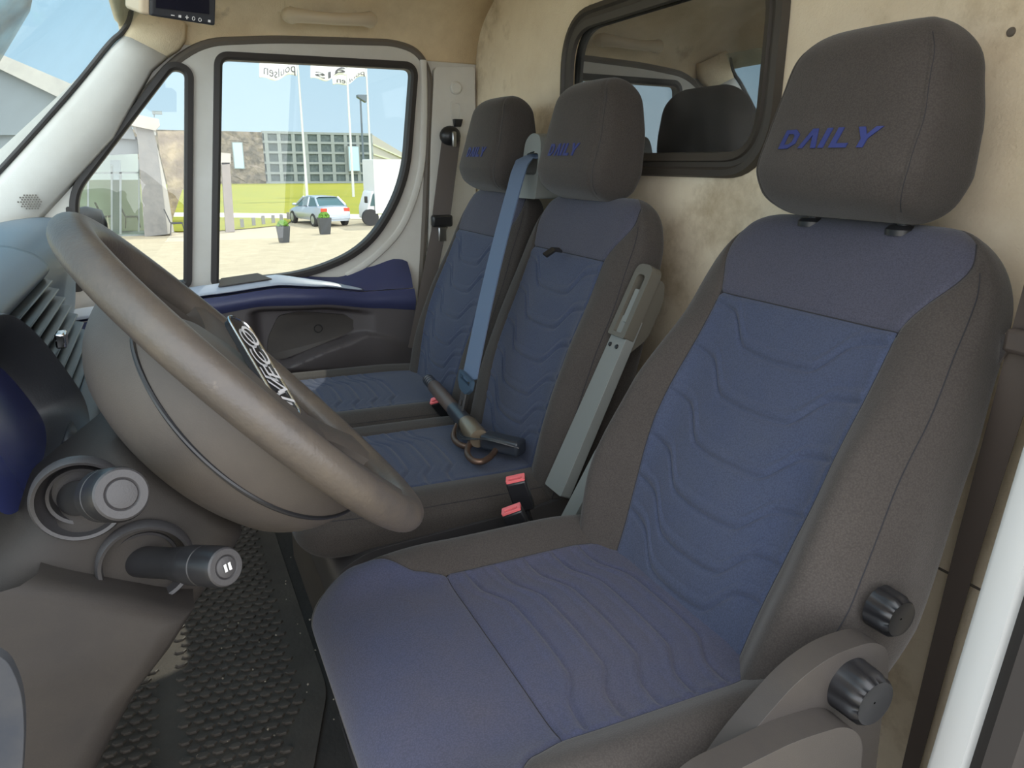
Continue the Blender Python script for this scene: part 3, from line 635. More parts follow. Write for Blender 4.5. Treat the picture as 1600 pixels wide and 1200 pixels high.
# outer passenger belt
b0 = np.array([1.395, -.742, 1.165]); b1 = np.array([1.375, -.700, .950]); b2 = np.array([1.33, -.60, .60])
pth = [b0+(b1-b0)*q for q in np.linspace(0, 1, 6)]+[b1+(b2-b1)*q for q in np.linspace(.1, 1, 6)]
ob = belt('seat_belt', pth, [.05]*6+[.04]*6, (.25, 1, .2), 'belt_brown', 'dark brown webbing hanging on the far door pillar beside the outer passenger seat')
MB().ball(b0+np.array([.004, .002, .005]), .03, 10, (.7, 1, .9)).build('pillar_loop', 'black_plastic', ob)
MB().box((-.02, -.006, -.006), (.02, .006, .006), np.array([[0,0,1],[1,0,0],[0,1,0]], float).T, b0+np.array([-.02, .0, -.004])).build('loop_slot', 'steel', ob, bevel=.003)
q = MB(); q.box(tuple(b1+np.array([-.018, -.030, -.020])), tuple(b1+np.array([.004, .030, .012]))).build('tongue_grip', 'black_plastic', ob, bevel=.006)
q = MB(); q.box(tuple(b1+np.array([-.014, -.012, -.060])), tuple(b1+np.array([-.008, .012, -.020]))).build('tongue_blade', 'steel', ob, bevel=.003)
# driver belt at the right edge of the view
p0 = at(1612, 520, 1, -.72); p1 = at(1575, 640, 1, -.73); p2 = at(1500, 900, 1, -.765); p3 = at(1425, 1190, 1, -.78)
pth = spline([at(1640, 440, 1, -.70), p0, p1, p2, p3, at(1400, 1290, 1, -.79)], 6, False)
db = belt('seat_belt', pth, list(np.linspace(.036, .014, len(pth))), (.9, .3, 0), 'belt_brown', 'dark brown webbing beside the driver seat, running down in front of the rear wall')
c = at(1583, 535, 1, -.712)
MB().box(tuple(c+np.array([-.035, -.012, -.010])), tuple(c+np.array([.006, .008, .014]))).build('tongue_grip', 'belt_brown', db, bevel=.005)
MB().plate([(0, 0), (.010, .004), (.030, -.046), (.020, -.052)], [], lambda u, v: c+np.array([u*.9-.002, .004, v+.004]), (0, -.004, 0)).build('tongue_blade', 'chrome', db)
# parked belt holder between bench and driver seat
bh = empty('belt_holder', (.36, -.58, .60), 'tall grey belt holder with slot and two screws standing between driver seat and bench', 'belt holder')
hT = np.array([0, -.42, .907]); hN = np.array([0, .907, .42]); hO = np.array([.352, -.515, .60])
hf = lambda u, v: hO+np.array([u, 0, 0])+hT*v
MB().plate(rounded([(-.030, .0), (-.022, .30), (.018, .30), (.024, .0)], .004, 3), [], hf, -hN*.018).build('holder_stem', 'tower_grey', bh, bevel=.003)
MB().plate(rounded([(-.024, .265), (-.024, .385), (.020, .385), (.022, .265)], [.004, .018, .016, .004], 6), [rounded([(-.012, .272), (-.012, .368), (.009, .368), (.010, .272)], [.003, .008, .008, .003], 4)], lambda u, v: hf(u, v)+hN*.006, -hN*.020).build('holder_head', 'tower_top', bh, bevel=.004, seg=3)
MB().plate(rounded([(-.030, .23), (-.030, .37), (-.050, .37), (-.062, .34), (-.062, .28)], .012, 5), [], lambda u, v: hO+np.array([-.020, 0, 0])+hT*v+hN*(u+.022), (.036, 0, 0)).build('holder_back', 'tower_top', bh, bevel=.008, seg=3)
MB().plate(rr(-.012, .270, .010, .368, .004, 3), [], lambda u, v: hf(u, v)-hN*.008, -hN*.004).build('holder_slot', 'black_plastic', bh)
MB().plate(rr(-.007, .290, .005, .345, .003, 3), [], lambda u, v: hf(u, v)+hN*.002, -hN*.008).build('parked_tongue', 'tower_grey', bh, bevel=.002)
for u in (-.009, .010): MB().lathe([(.0038, 0), (.0030, .002), (.001, .0015)], hf(u, .250)+hN*.0005, hN, 14).build('screw', 'black_plastic', bh)
# inner seat-belt anchor of the driver seat, pale blue wedge
an = tag(MB().plate(rounded([(-.585, .70), (-.560, .69), (-.495, .575), (-.52, .555), (-.60, .56)], .012, 5), [], lambda u, v: (.262, u, v), (.030, 0, 0)).build('seat_hinge_cover', 'tower_grey', None, bevel=.005, seg=3), 'pale grey hinge cover on the inner side of the driver seat backrest', 'hinge cover')
an.parent = ds; an.name = 'hinge_cover'; del an['category']
# buckles
def buckle(c, d, label, k=1.0, dw=(1,0,0), stalk_=False):
    o = empty('belt_buckle', c, label, 'belt buckle', None)
    d = np.array(d, float); d /= np.linalg.norm(d); dw = np.array(dw, float); dw -= d*(d@dw); dw /= np.linalg.norm(dw); n = np.cross(d, dw)
    R = np.stack([dw, n, d], 1)
    MB().box((-.016*k, -.009*k, -.055*k), (.016*k, .009*k, 0), R, c).build('buckle_body', 'black_plastic', o, bevel=.003)
    MB().plate(rr(-.0150*k, -.0085*k, .0150*k, .0085*k, .002, 3), [rr(-.010*k, .000, .010*k, .006*k, .001, 2)], lambda u, v: np.array(c)+dw*u+n*v+d*.0005, d*.004).build('release_button', 'red_button', o, bevel=.001)
    if stalk_: MB().tube([np.array(c)-d*.05, np.array(c)-d*.09, (c[0]+.005, c[1]-.03, FZ+.12), (c[0]+.005, c[1]-.03, FZ)], .007, 8).build('buckle_stalk', 'black_plastic', o)
    return o
buckle(at(683, 626, 1, -.475), (-.15, .55, .75), 'belt buckle with red button lying on the outer seat under the black tool', .95, (.75, .8, -.4))
buckle(at(806, 750, 1, -.43), (.0, .30, .95), 'upper of the two red buckles beside the driver seat, against the bench side', .95, (.5, 1, .0), True)
buckle(at(800, 798, 1, -.40), (.1, .40, .9), 'lower of the two red buckles, just above the driver seat cushion', .95, (.5, 1, .0), True)
# ------------------------------------------------------------------ steering lock tool lying on the middle seat
tl = empty('steering_lock', (.72, -.48, .60), 'black and brown steering lock bar with two rusty steel hooks lying across the passenger seats', 'steering lock')
ta = at(668, 592, 2, .640); tb = at(744, 680, 2, .632); td = (tb-ta)/np.linalg.norm(tb-ta); tn = np.array([0, 0, 1.]); tq = np.cross(tn, td)
Lb = np.linalg.norm(tb-ta)
pr = []
for i in range(9): pr += [(.0125 if i % 2 else .0095, i*.006), (.0125 if i % 2 else .0095, i*.006+.005)]
MB().lathe(pr, ta, td, 20).build('ribbed_grip', 'tool_black', tl, angle=30)
MB().lathe([(.013, .054), (.0145, .06), (.0145, Lb*.60), (.013, Lb*.62)], ta, td, 24).build('bar_sleeve', 'tool_grip', tl)
MB().lathe([(.0155, Lb*.60), (.0155, Lb*.84)], ta, td, 24).build('bar_head', 'tool_black', tl)
MB().lathe([(.0165, Lb*.83), (.0185, Lb*.86), (.0185, Lb*1.02), (.017, Lb*1.05), (.004, Lb*1.052)], ta, td, 28).build('lock_cylinder', 'tool_lock', tl)
hk = np.array([-.012, -.006, 0]) 
c1 = tb+td*.012+tn*(-.004)
blk0 = at(765, 668, 2, .625); blk1 = at(790, 700, 2, .62); 
bd = (at(793, 700, 2, .622)-tb); bd[2] = 0; bd /= np.linalg.norm(bd); bq = np.cross(tn, bd)
Rb = np.stack([bd, bq, tn], 1)
MB().box((.005, -.016, -.012), (.085, .016, .016), Rb, tb+bd*.012+np.array([0,0,-.006])).build('lock_block', 'tool_black', tl, bevel=.006, seg=3)
for hpx in (((728, 652, .634), (718, 660, .630), (711, 672, .622), (709, 684, .617), (716, 693, .616), (729, 697, .616), (742, 691, .618)),
            ((750, 676, .634), (738, 688, .626), (731, 700, .618), (731, 711, .617), (740, 720, .617), (754, 721, .617), (767, 713, .617), (776, 701, .620))):
    MB().tube(spline([at(px, py, 2, z_) for px, py, z_ in hpx], 6, False), .0055, 12).build('steel_hook', 'rust_steel', tl)
MB().ball(tb-td*.055+bq*.018, .008, 8).build('paint_mark', 'green_paint', tl)
wl = MB()
for i in range(3): wl.tube(spline([tb-td*.07-bq*.018+np.array([0,0,.004*i]), tb-td*.02-bq*(.030+.006*i), tb+bd*.05-bq*(.030-.004*i)+np.array([0,0,.01]), tb+bd*.098-bq*.012], 6, False), .0013, 6)
wl.build('wire', 'black_plastic', tl)
# ------------------------------------------------------------------ steering wheel
WC = np.array([.0207, -.0537, .9271]); TA = math.radians(47.16); YA = .041; RR = .1671; RT_ = .0150
Mz = np.array([[math.cos(YA), -math.sin(YA), 0], [math.sin(YA), math.cos(YA), 0], [0, 0, 1]])
WX = Mz@np.array([1., 0, 0]); WY = Mz@np.array([0, math.cos(TA), math.sin(TA)]); WN = Mz@np.array([0, -math.sin(TA), math.cos(TA)])
wf = lambda u, v, h=0.: WC+WX*u+WY*v+WN*h
sc = empty('steering_column', WC-WN*.3, 'worn grey steering wheel on its plastic column with two stalks, in the left foreground', 'steering wheel')
A = []
for a in np.linspace(0, 2*math.pi, 160, endpoint=False):
    row = []
    for t in np.linspace(0, 2*math.pi, 28, endpoint=False):
        r_ = RT_*(1+.05*math.cos(2*t)); row.append(wf((RR+r_*math.cos(t))*math.cos(a), (RR+r_*math.cos(t))*math.sin(a), r_*math.sin(t)))
    A.append(row)
MB().grid(A, close_u=True, close_v=True).build('steering_wheel', 'rim_leather', sc, angle=180); sw = bpy.data.objects['steering_wheel']; sw['label'] = 'worn shiny grey wheel rim'
def wlathe(prof, nm, m, n=96, sxy=(1, 1), cen=(0, 0)):
    A = [[wf(cen[0]+r*sxy[0]*math.cos(a), cen[1]+r*sxy[1]*math.sin(a), h) for a in np.linspace(0, 2*math.pi, n, endpoint=False)] for r, h in prof]
    return MB().grid(A, close_v=True).build(nm, m, sw, angle=50)
HP = [tuple(p) for p in spline([(.150, -.008), (.150, -.020), (.144, -.040), (.133, -.058), (.115, -.074), (.095, -.083), (.080, -.088)], 5, False)]
# hub: airbag cover towards the driver, bowl behind it
wlathe([(.001, .0055), (.06, .0045), (.085, .001), (.104, -.006), (.112, -.018)], 'airbag_cover', 'wheel_plastic', sxy=(1.0, .84), cen=(0, -.004))
wlathe([(.150, -.006)]+HP+[(.001, -.088)], 'hub_shroud', 'wheel_plastic', sxy=(1.0, .84), cen=(0, .0))
pth = []
for a in np.linspace(math.pi-1.0, math.pi+.95, 60):
    k_h = max(0, math.cos((a-math.pi)*math.pi/2/1.0)); h = -.010-.038*k_h**.55; hs = [q[1] for q in HP][::-1]; r_ = float(np.interp(h, hs, [q[0] for q in HP][::-1]))
    pth.append(wf((r_+.0003)*math.cos(a), (r_+.0003)*.84*math.sin(a), h))
MB().tube(pth, .0019, 8).build('shroud_groove', 'black_plastic', sw)
for a0 in (.15, math.pi-.15, -math.pi/2-.42, -math.pi/2+.42):
    ca, sa = math.cos(a0), math.sin(a0); A = []
    for r_ in np.linspace(.07, RR-.006, 12):
        k = (r_-.07)/(RR-.076); hw = .030-.010*math.sin(math.pi*min(1, k*1.0)); hh = -.012*(1-k)
        ring = [(hw, .006), (hw*.6, .010), (-hw*.6, .010), (-hw, .006), (-hw, -.010), (hw, -.010)]
        A.append([wf(ca*r_-sa*q, sa*r_+ca*q, hh+h) for q, h in ring])
    MB().grid(A, close_v=True).build('spoke', 'wheel_plastic', sw, angle=60)
er = math.radians(38); eD = np.array([math.cos(er), math.sin(er)]); eU = np.array([-math.sin(er), math.cos(er)])
ef = lambda u, v, h: wf(*(eD*u+eU*v+np.array([0, .002])), h+.004+.30*(eD*u+eU*v)[0])
el_ = rounded([(-.054, -.014), (.054, -.014), (.054, .014), (-.054, .014)], .013, 6)
MB().plate(el_, [], lambda u, v: ef(u, v, .004), WN*.005).build('emblem', 'black_plastic', sw, bevel=.0015)
MB().tube([ef(u, v, .0095) for u, v in el_], .0015, 8, closed=True, ref=tuple(WN)).build('emblem_ring', 'chrome', sw)
v, f = text_mesh('IVECO', .026)
lt_ = [ef(a*1.15, b_-.0092, .0095) for a, b_, c_ in v]; lt2 = [ef(a*1.15, b_-.0092, .0125) for a, b_, c_ in v]
MB().add(lt_, f).add(lt2, f).build('emblem_letters', 'letter_silver', sw, smooth=False)
# ------------------------------------------------------------------ steering column with its two stalks
CN = -WN
def csec(h, hw, up_, dn, off_=0.0, m=4):
    ring = []
    for a in np.linspace(0, 2*math.pi, 48, endpoint=False):
        c, s_ = math.cos(a), math.sin(a); x = math.copysign(abs(c)**(2/m), c)*hw; y = math.copysign(abs(s_)**(2/m), s_); y = y*(up_ if y > 0 else dn)
        ring.append(wf(x, y+off_, -h))
    return ring
A = [csec(.086, .05, .040, .040), csec(.088, .066, .056, .060), csec(.098, .074, .062, .068), csec(.15, .080, .068, .075), csec(.24, .090, .075, .085), csec(.36, .10, .08, .10)]
MB().grid(A, close_v=True).build('column_shroud', 'column_plastic', sc, angle=50)
MB().lathe([(.048, 0), (.048, .02)], WC-WN*.092, WN, 32).build('column_collar', 'seal_grey', sc)
def stalk(bp, tip, rb, rt2, nm, label, sock):
    bp, tip = np.array(bp), np.array(tip); d = (tip-bp); Ls = np.linalg.norm(d); d /= Ls
    r = rb
    o = MB().lathe([(r*.75, -.01), (r*.72, Ls*.42), (r*.80, Ls*.45), (r*.82, Ls*.55), (rt2*.96, Ls*.58), (rt2, Ls*.62), (rt2, Ls*.76), (rt2*.96, Ls*.765), (rt2*.96, Ls*.78), (rt2, Ls*.785), (rt2, Ls*.96), (rt2*.93, Ls)], bp, d, 40).build('stalk', 'black_plastic', sc, angle=40)
    o['label'] = label
    e = MB().lathe([(rt2*.93, Ls), (rt2*.86, Ls+.0012), (rt2*.60, Ls+.0012), (rt2*.54, Ls+.0002), (rt2*.50, Ls+.0012), (rt2*.3, Ls+.0018), (.0005, Ls+.002)], bp, d, 40).build('end_cap', 'dark_plastic', o, angle=40)
    s_ = MB().lathe([(sock*1.15, -.002), (sock*1.15, .004), (sock*1.08, .007), (sock, .006), (sock*.96, -.004), (sock*.80, -.010), (sock*.78, -.002), (sock*.70, -.003), (sock*.66, -.012), (.001, -.012)], bp-d*.0, SN, 48, cap=False).build('stalk_socket', 'dark_plastic', sc, angle=40)
    return o, bp, d, Ls
SN = -WX
sB1 = at(125, 778, 0, -.062); sT1 = at(190, 772, 0, -.150)
sB2 = at(228, 878, 0, -.064); sT2 = at(352, 886, 0, -.140)
stalk(sB1, sT1, .016, .0165, 'stalk', 'upper column stalk with round end cap', .026)
o2, bp, d2, L2 = stalk(sB2, sT2, .015, .0135, 'stalk', 'lower column stalk with wiper symbol', .028)
q1 = np.cross(d2, [0, 0, 1]); q1 /= np.linalg.norm(q1); q2 = np.cross(q1, d2); ic = MB()
for s_ in (-1, 1): ic.plate([(s_*.0016-.0009, -.0025), (s_*.0016+.0009, -.0025), (s_*.0016+.0009, .0025), (s_*.0016-.0009, .0025)], [], lambda u, v: bp+d2*(L2+.0025)+q1*u+q2*v, d2*.0004)
ic.build('wiper_symbol', 'icon_white', o2, smooth=False)
# ------------------------------------------------------------------ dashboard
da = empty('dashboard', (.5, .35, .4), 'grey dashboard behind the steering wheel with instrument hood and slatted air vents', 'dashboard')
def sweep_x(prof, x0, x1, n, nm, m, par=da, fn=None, close=False, **k):
    A = []
    for x in np.linspace(x0, x1, n):
        A.append([(x, *(fn(x, y, z) if fn else (y, z))) for y, z in prof])
    b = MB().grid(A, close_v=close)
    if close:
        q = len(prof); o = len(b.v)-q*n; b.f.append(tuple(o+i for i in range(q))); b.mi.append(0); b.f.append(tuple(o+(n-1)*q+i for i in range(q))); b.mi.append(0)
    return b.build(nm, m, par, **k)
# passenger side of the dashboard, running under the windscreen
pp = spline([(.60, .80), (.54, .86), (.44, .925), (.34, .962), (.24, .975), (.195, .955), (.185, .91), (.20, .84), (.215, .76), (.25, .66), (.33, .58), (.45, .50), (.60, .46)], 5, False)
sweep_x(pp+[np.array([.60, .46])], .50, 1.375, 24, 'dash_body', 'dash_top', angle=60, solid=.004)
# raised centre with the slatted air vents
cp = spline([(.60, .80), (.50, .88), (.38, .95), (.28, .985), (.20, .995), (.160, .985), (.143, .968), (.150, .955)], 5, False)
sweep_x(cp, .16, .52, 16, 'vent_hood', 'dash_top', angle=60, solid=.005)
lp2 = spline([(.100, .868), (.085, .855), (.082, .83), (.09, .74), (.11, .64), (.15, .52), (.20, .42), (.26, .34), (.34, .28)], 4, False)
sweep_x(lp2, .10, .52, 14, 'centre_stack', 'dash_dark', angle=60, solid=.005)
for x in (.162, .518): MB().plate([(y, z) for y, z in cp]+[(lp2[0][0]+.05, lp2[0][1])]+[(y, z) for y, z in lp2]+[(.5, .28), (.6, .6)], [], lambda u, v, x=x: (x, u, v), (.004, 0, 0)).build('side_cheek', 'dash_dark', da, smooth=False)
vb = MB().hexa([(.17, .19, .965), (.51, .19, .965), (.51, .20, .965), (.17, .20, .965), (.17, .14, .865), (.51, .14, .865), (.51, .15, .865), (.17, .15, .865)][4:]+[(.17, .19, .965), (.51, .19, .965), (.51, .20, .965), (.17, .20, .965)]).build('air_vent', 'black_plastic', da)
for i in range(8):
    z = .868+.0115*i; y = .100+.0055*i
    MB().hexa([(.215, y, z), (.515, y, z), (.515, y+.040, z+.012), (.215, y+.040, z+.012), (.215, y, z+.002), (.515, y, z+.002), (.515, y+.040, z+.014), (.215, y+.040, z+.014)]).build('slat', 'black_plastic', vb, bevel=.001)
for xx in (.30,): MB().box((xx-.012, .108, .908), (xx+.012, .118, .924)).build('vent_tab', 'chrome', vb, bevel=.002)
# top surface behind the cluster and small lid
MB().hexa([(.40, .235, .990), (.46, .235, .990), (.46, .190, .994), (.40, .190, .994), (.40, .235, .996), (.46, .235, .996), (.46, .190, 1.0), (.40, .190, 1.0)]).build('dash_lid', 'dash_top', da, bevel=.001)
MB().box((.60, .26, .974), (.80, .33, .982)).build('tray_edge', 'dash_dark', da, bevel=.002)
# instrument hood: a deep oval cowl round the dark lens
hc = np.array([.055, .108, .888]); hX = np.array([1., 0, 0]); hU = np.array([0, .37, .929]); hF = np.array([0, .929, -.37])
def hl(a, rx, rz, dep): return hc+hX*rx*math.copysign(abs(math.cos(a))**.7, math.cos(a))+hU*rz*(1 if math.sin(a) > 0 else .35)*math.copysign(abs(math.sin(a))**.8, math.sin(a))+hF*dep
A = [[hl(a, rx, rz, dp_) for a in np.linspace(-1.45, 2.25, 72)] for rx, rz, dp_ in ((.135, .100, .20), (.140, .102, .06), (.138, .100, -.010), (.132, .095, -.016), (.124, .088, -.012), (.115, .078, .010), (.112, .072, .022))]
MB().grid(A).build('instrument_hood', 'dash_dark', da, angle=60)
MB().add([hl(a, .106, .076, .018) for a in np.linspace(0, 2*math.pi, 48, endpoint=False)], [tuple(range(48))]).build('instrument_lens', 'cluster_lens', da, smooth=False)['label'] = 'dark blue instrument lens'
# knee panel below the column
kn = MB(); A = []
kl = [(60, 745), (150, 800), (235, 870), (300, 905), (262, 965), (215, 1025), (175, 1100), (128, 1195), (100, 1290)]
for h, (x_, dy) in enumerate(((-.10, -.012), (-.09, -.004), (-.06, 0.), (.0, .0), (.10, .02), (.20, .05))):
    row = []
    for px, py in kl:
        p = at(px, py, 0, -.04); row.append((x_, p[1]+dy+.0*h+(.02 if h == 0 else 0), p[2]+(.0 if h else .0)))
    A.append(row)
kb = [(at(px, py, 0, -.04)) for px, py in kl[3:]]
A = []
for x_, dy in ((-.098, .40), (-.098, .022), (-.094, .008), (-.082, .0), (.05, .0), (.10, .03), (.12, .12)):
    A.append([(x_-(0.02 if dy > .03 and x_ < 0 else 0)*k, p[1]+dy, p[2]) for k, p in enumerate([np.array([0, kb[0][1]+.09, kb[0][2]+.05])]+kb)])
kn.grid(A).build('knee_panel', 'column_plastic', da, angle=60)
# near end of the lower dashboard, bottom left corner of the view
ec = [at(px, py, 0, -.30) for px, py in ((-40, 1010), (10, 1022), (34, 1070), (40, 1130), (34, 1240), (-40, 1240))]
MB().plate(rounded([(p[1], p[2]) for p in ec], .008, 5), [], lambda u, v: (-.302, u, v), (.006, 0, 0)).build('dash_end', 'scuffed', da, bevel=.006, seg=3)['label'] = 'scuffed blue-grey end piece'
# ------------------------------------------------------------------ rubber mat with raised hexagons, crumbs of dirt
mt = MB(); mt.plate(rounded([(1.36, .30), (1.36, -.16), (.50, -.165), (.30, -.10), (.10, -.06), (.10, .30)], .03, 5), [], lambda u, v: (u, v, FZ+.001), (0, 0, .006))
mto = tag(mt.build('rubber_mat', 'mat_rubber', smooth=False, bevel=.002), 'black rubber floor mat with raised hexagon studs, between dashboard and seats', 'floor mat')
hx = MB(); pitch = .0235
for i in range(60):
    for j in range(24):
        x = .12+i*pitch*.87; y = .285-(j+.5*(i % 2))*pitch
        if x > 1.34 or y < -.125 or y < -.125+.4*max(0, .5-x): continue
        if .070 < y < .105 and x < 1.3: continue
        A = [[(x+r_*math.cos(a)*.62, y+r_*math.sin(a), FZ+.007+h) for a in np.linspace(math.pi/2, 2.5*math.pi, 6, endpoint=False)] for r_, h in ((.0108, -.001), (.0100, .0036), (.0086, .0042))]
        hx.grid(A, close_v=True); n_ = len(hx.v); hx.f.append(tuple(range(n_-6, n_))); hx.mi.append(0)
hxo = hx.build('hexagon_studs', 'mat_rubber', mto, smooth=False); hxo['kind'] = 'stuff'
cr = MB()
for i in range(50):
    x = random.uniform(.35, 1.0); y = random.uniform(-.20, .05)
    r_ = random.choice((.0015, .002, .0025, .0045 if i % 9 == 0 else .002)); cr.ball((x, y, FZ+.008+r_*.4), r_, 4, (1, .8, .6), .3)
tag(cr.build('dirt_crumbs', 'crumb', smooth=False), 'pale crumbs of gravel and dirt scattered over the cab floor mat', 'dirt', kind='stuff')
# ------------------------------------------------------------------ things on the roof lining
gh = empty('grab_handle', (1.31, -.40, 1.46), 'beige grab handle on the roof lining above the passenger door', 'grab handle')
ha, hb = at(455, 24, 0, 1.315), at(578, 31, 0, 1.315)
hp = [ha+(hb-ha)*q+np.array([-.022*math.sin(math.pi*q)**.5, 0, -.006*math.sin(math.pi*q)]) for q in np.linspace(0, 1, 24)]
MB().tube(hp, [.0175-.0055*math.sin(math.pi*q)**.35 for q in np.linspace(0, 1, 24)], 14, flat=1.1).build('handle_bar', 'beige_plastic', gh)
for p in (ha, hb): MB().ball(p+np.array([.012, 0, .002]), .021, 10, (1.3, 1, .82)).build('handle_foot', 'beige_plastic', gh)
un = empty('overhead_unit', (.45, .0, 1.44), 'black display unit with a row of white button symbols hanging under the roof front', 'display unit')
un0 = np.array([.46, -.02, 1.36]); uN = np.array([-.80, -.45, -.28]); uN /= np.linalg.norm(uN)
def u_at(px, py, h=0.):
    d = fw*F+rt*(px-800)-up*(py-600); pp_ = at(285, 12, 0, .46)+uN*h; return CAM+d*((pp_-CAM)@uN)/(d@uN)
cs = [u_at(236, 25), u_at(337, 41), u_at(340, -60), u_at(236, -75)]
def solid_face(pts, dep): return MB().hexa([p for p in pts[:2]]+[pts[1]-uN*dep, pts[0]-uN*dep]+[pts[3], pts[2], pts[2]-uN*dep, pts[3]-uN*dep])
solid_face(cs, .035).build('unit_body', 'dash_dark', un, bevel=.003, seg=3)
solid_face([u_at(219, 22, -.004), u_at(236, 26, -.004), u_at(237, -75, -.004), u_at(219, -78, -.004)], .035).build('unit_side', 'beige_plastic', un, bevel=.004, seg=3)
MB().hexa([u_at(244, 12, .0003), u_at(327, 22, .0003), u_at(327, 22, .0015), u_at(244, 12, .0015), u_at(244, -50, .0003), u_at(327, -40, .0003), u_at(327, -40, .0015), u_at(244, -50, .0015)]).build('unit_screen', 'screen', un, smooth=False)
e_x = (cs[1]-cs[0])/np.linalg.norm(cs[1]-cs[0]); e_z = np.cross(e_x, uN); e_z = e_z if e_z[2] > 0 else -e_z; R_ = np.stack([e_x, uN, e_z], 1)
for i, (px, py) in enumerate(((270, 24), (281, 25.5), (292, 27), (302.5, 29), (312.5, 31), (327, 33))):
    c = u_at(px, py, .0012); ic = MB()
    if i == 0: ic.box((-.0022, -.0003, -.0005), (.0022, .0003, .0005), R_, c)
    if i in (1, 5): ic.box((-.0016, -.0003, -.0014), (.0016, .0003, .0014), R_, c)
    if i == 2: ic.plate([(.0022, .0005), (.0005, .0005), (.0005, .0022), (-.0005, .0022), (-.0005, .0005), (-.0022, .0005), (-.0022, -.0005), (-.0005, -.0005), (-.0005, -.0022), (.0005, -.0022), (.0005, -.0005), (.0022, -.0005)], [], lambda u, v: c+e_x*u+e_z*v, uN*.0003)
    if i in (3, 4): ic.tube([c+e_x*.0018*math.cos(a)+e_z*.0020*math.sin(a) for a in np.linspace(0, 2*math.pi, 12, endpoint=False)], .0004, 4, closed=True, ref=tuple(uN))
    ic.build('button_symbol', 'icon_white', un, smooth=False)
cm_ = (cs[2]+cs[3])/2-uN*.02
MB().tube([cm_-np.array([0, 0, .01]), (cm_[0], cm_[1], 1.555)], .012, 10).build('unit_bracket', 'dash_dark', un)
# windscreen sticker band at the upper left
pa = [at(px, py, 1, 0)*0 for px, py in ((0, 0),)]
def ws_at(px, py):
    d = fw*F+rt*(px-800)-up*(py-600); n = np.array([0, 1.07, 1.0]); t = ((1.072+1.07*.313)-n@CAM)/(n@d); return CAM+d*t
pts = [ws_at(-30, -20), ws_at(46, -20), ws_at(40, 12), ws_at(0, 80), ws_at(-30, 130)]
n_ = np.array([0, 1.07, 1.0]); n_ /= np.linalg.norm(n_)
M['sun_strip'] = glass('sun_strip', (.85, .92, .92), .04, haze=.55)
tag(MB().add([p-n_*.003 for p in pts]+[p-n_*.0055 for p in pts], [(0,1,2,3,4), (9,8,7,6,5)]+[(i, (i+1) % 5, (i+1) % 5+5, i+5) for i in range(5)]).build('sun_strip', 'sun_strip', smooth=False), 'pale frosted strip stuck inside the top of the windscreen', 'sun strip')
# passenger side door mirror outside
mi = empty('door_mirror', (1.62, .16, .80), 'grey door mirror outside the passenger quarter window', 'mirror')
mc = at(138, 350, 0, 1.62); A = []
for q, k in ((-.045, .6), (-.035, .92), (0, 1), (.03, .95), (.045, .8)):
    A.append([mc+np.array([math.cos(a)*.050*k, q, -.08+math.copysign(abs(math.sin(a))**.6, math.sin(a))*.125*k]) for a in np.linspace(0, 2*math.pi, 28, endpoint=False)])
MB().grid(A, close_v=True).build('mirror_housing', 'dark_plastic', mi)
MB().add([mc+np.array([math.cos(a)*.046, -.0455, -.08+math.copysign(abs(math.sin(a))**.6, math.sin(a))*.10]) for a in np.linspace(0, 2*math.pi, 28, endpoint=False)], [tuple(range(28))]).build('mirror_glass', 'steel', mi, smooth=False)
MB().tube([mc+np.array([0, 0, -.19]), mc+np.array([-.06, .0, -.22]), (XD+.04, mc[1], mc[2]-.24)], .018, 10).build('mirror_arm', 'dark_plastic', mi)
# ------------------------------------------------------------------ outside: ground
def gz(x): return -.55 if x < 2 else (-.55-1.05*(x-2)/28 if x < 30 else -1.6)
def g_at(px, py, dz=0):
    d = fw*F+rt*(px-800)-up*(py-600); lo, hi = 1e-6, 1.0
    while (CAM+d*hi)[2] > gz((CAM+d*hi)[0])+dz and hi < 1e3: hi *= 1.3
    for _ in range(60):
        m_ = (lo+hi)/2; p = CAM+d*m_
        if p[2] > gz(p[0])+dz: lo = m_
        else: hi = m_
    p = CAM+d*hi; return p
def far(px, py, x): return at(px, py, 0, x)
G = MB(); xs = [-14, -8, -3, 2, 9, 16, 23, 30, 60, 160]
G.grid([[(x, y, gz(x)) for y in np.linspace(-90, 120, 12)] for x in xs]).build('ground', 'gravel', smooth=False)['kind'] = 'structure'
def patch(pl, nm, m, dz): 
    b = MB(); P_ = [g_at(px, py) for px, py in pl]
    xs_ = sorted(set([2., 9, 16, 23, 30]))
    b.plate([(p[0], p[1]) for p in P_], [], lambda u, v: (u, v, gz(u)+dz), (0, 0, -.02)); o = b.build(nm, m, smooth=False); o['kind'] = 'structure'; return o
lawnp = [(-400, 334), (300, 334.5), (660, 338), (1400, 345)]
A_ = [g_at(*p) for p in lawnp]
MB().add([(p[0], p[1], -1.575) for p in A_]+[(150, -120, -1.575), (150, 120, -1.575)], [(0, 1, 2, 3, 4, 5)]).build('lawn', 'lawn', smooth=False)['kind'] = 'structure'
patch([(100, 340), (300, 340), (460, 343), (448, 352), (390, 358), (340, 362), (100, 366)], 'lawn_strip', 'lawn', .05)
patch([(-400, 332), (300, 333), (700, 337), (1400, 346), (1400, 356), (700, 344), (300, 340), (-400, 337)], 'path', 'path', .03)
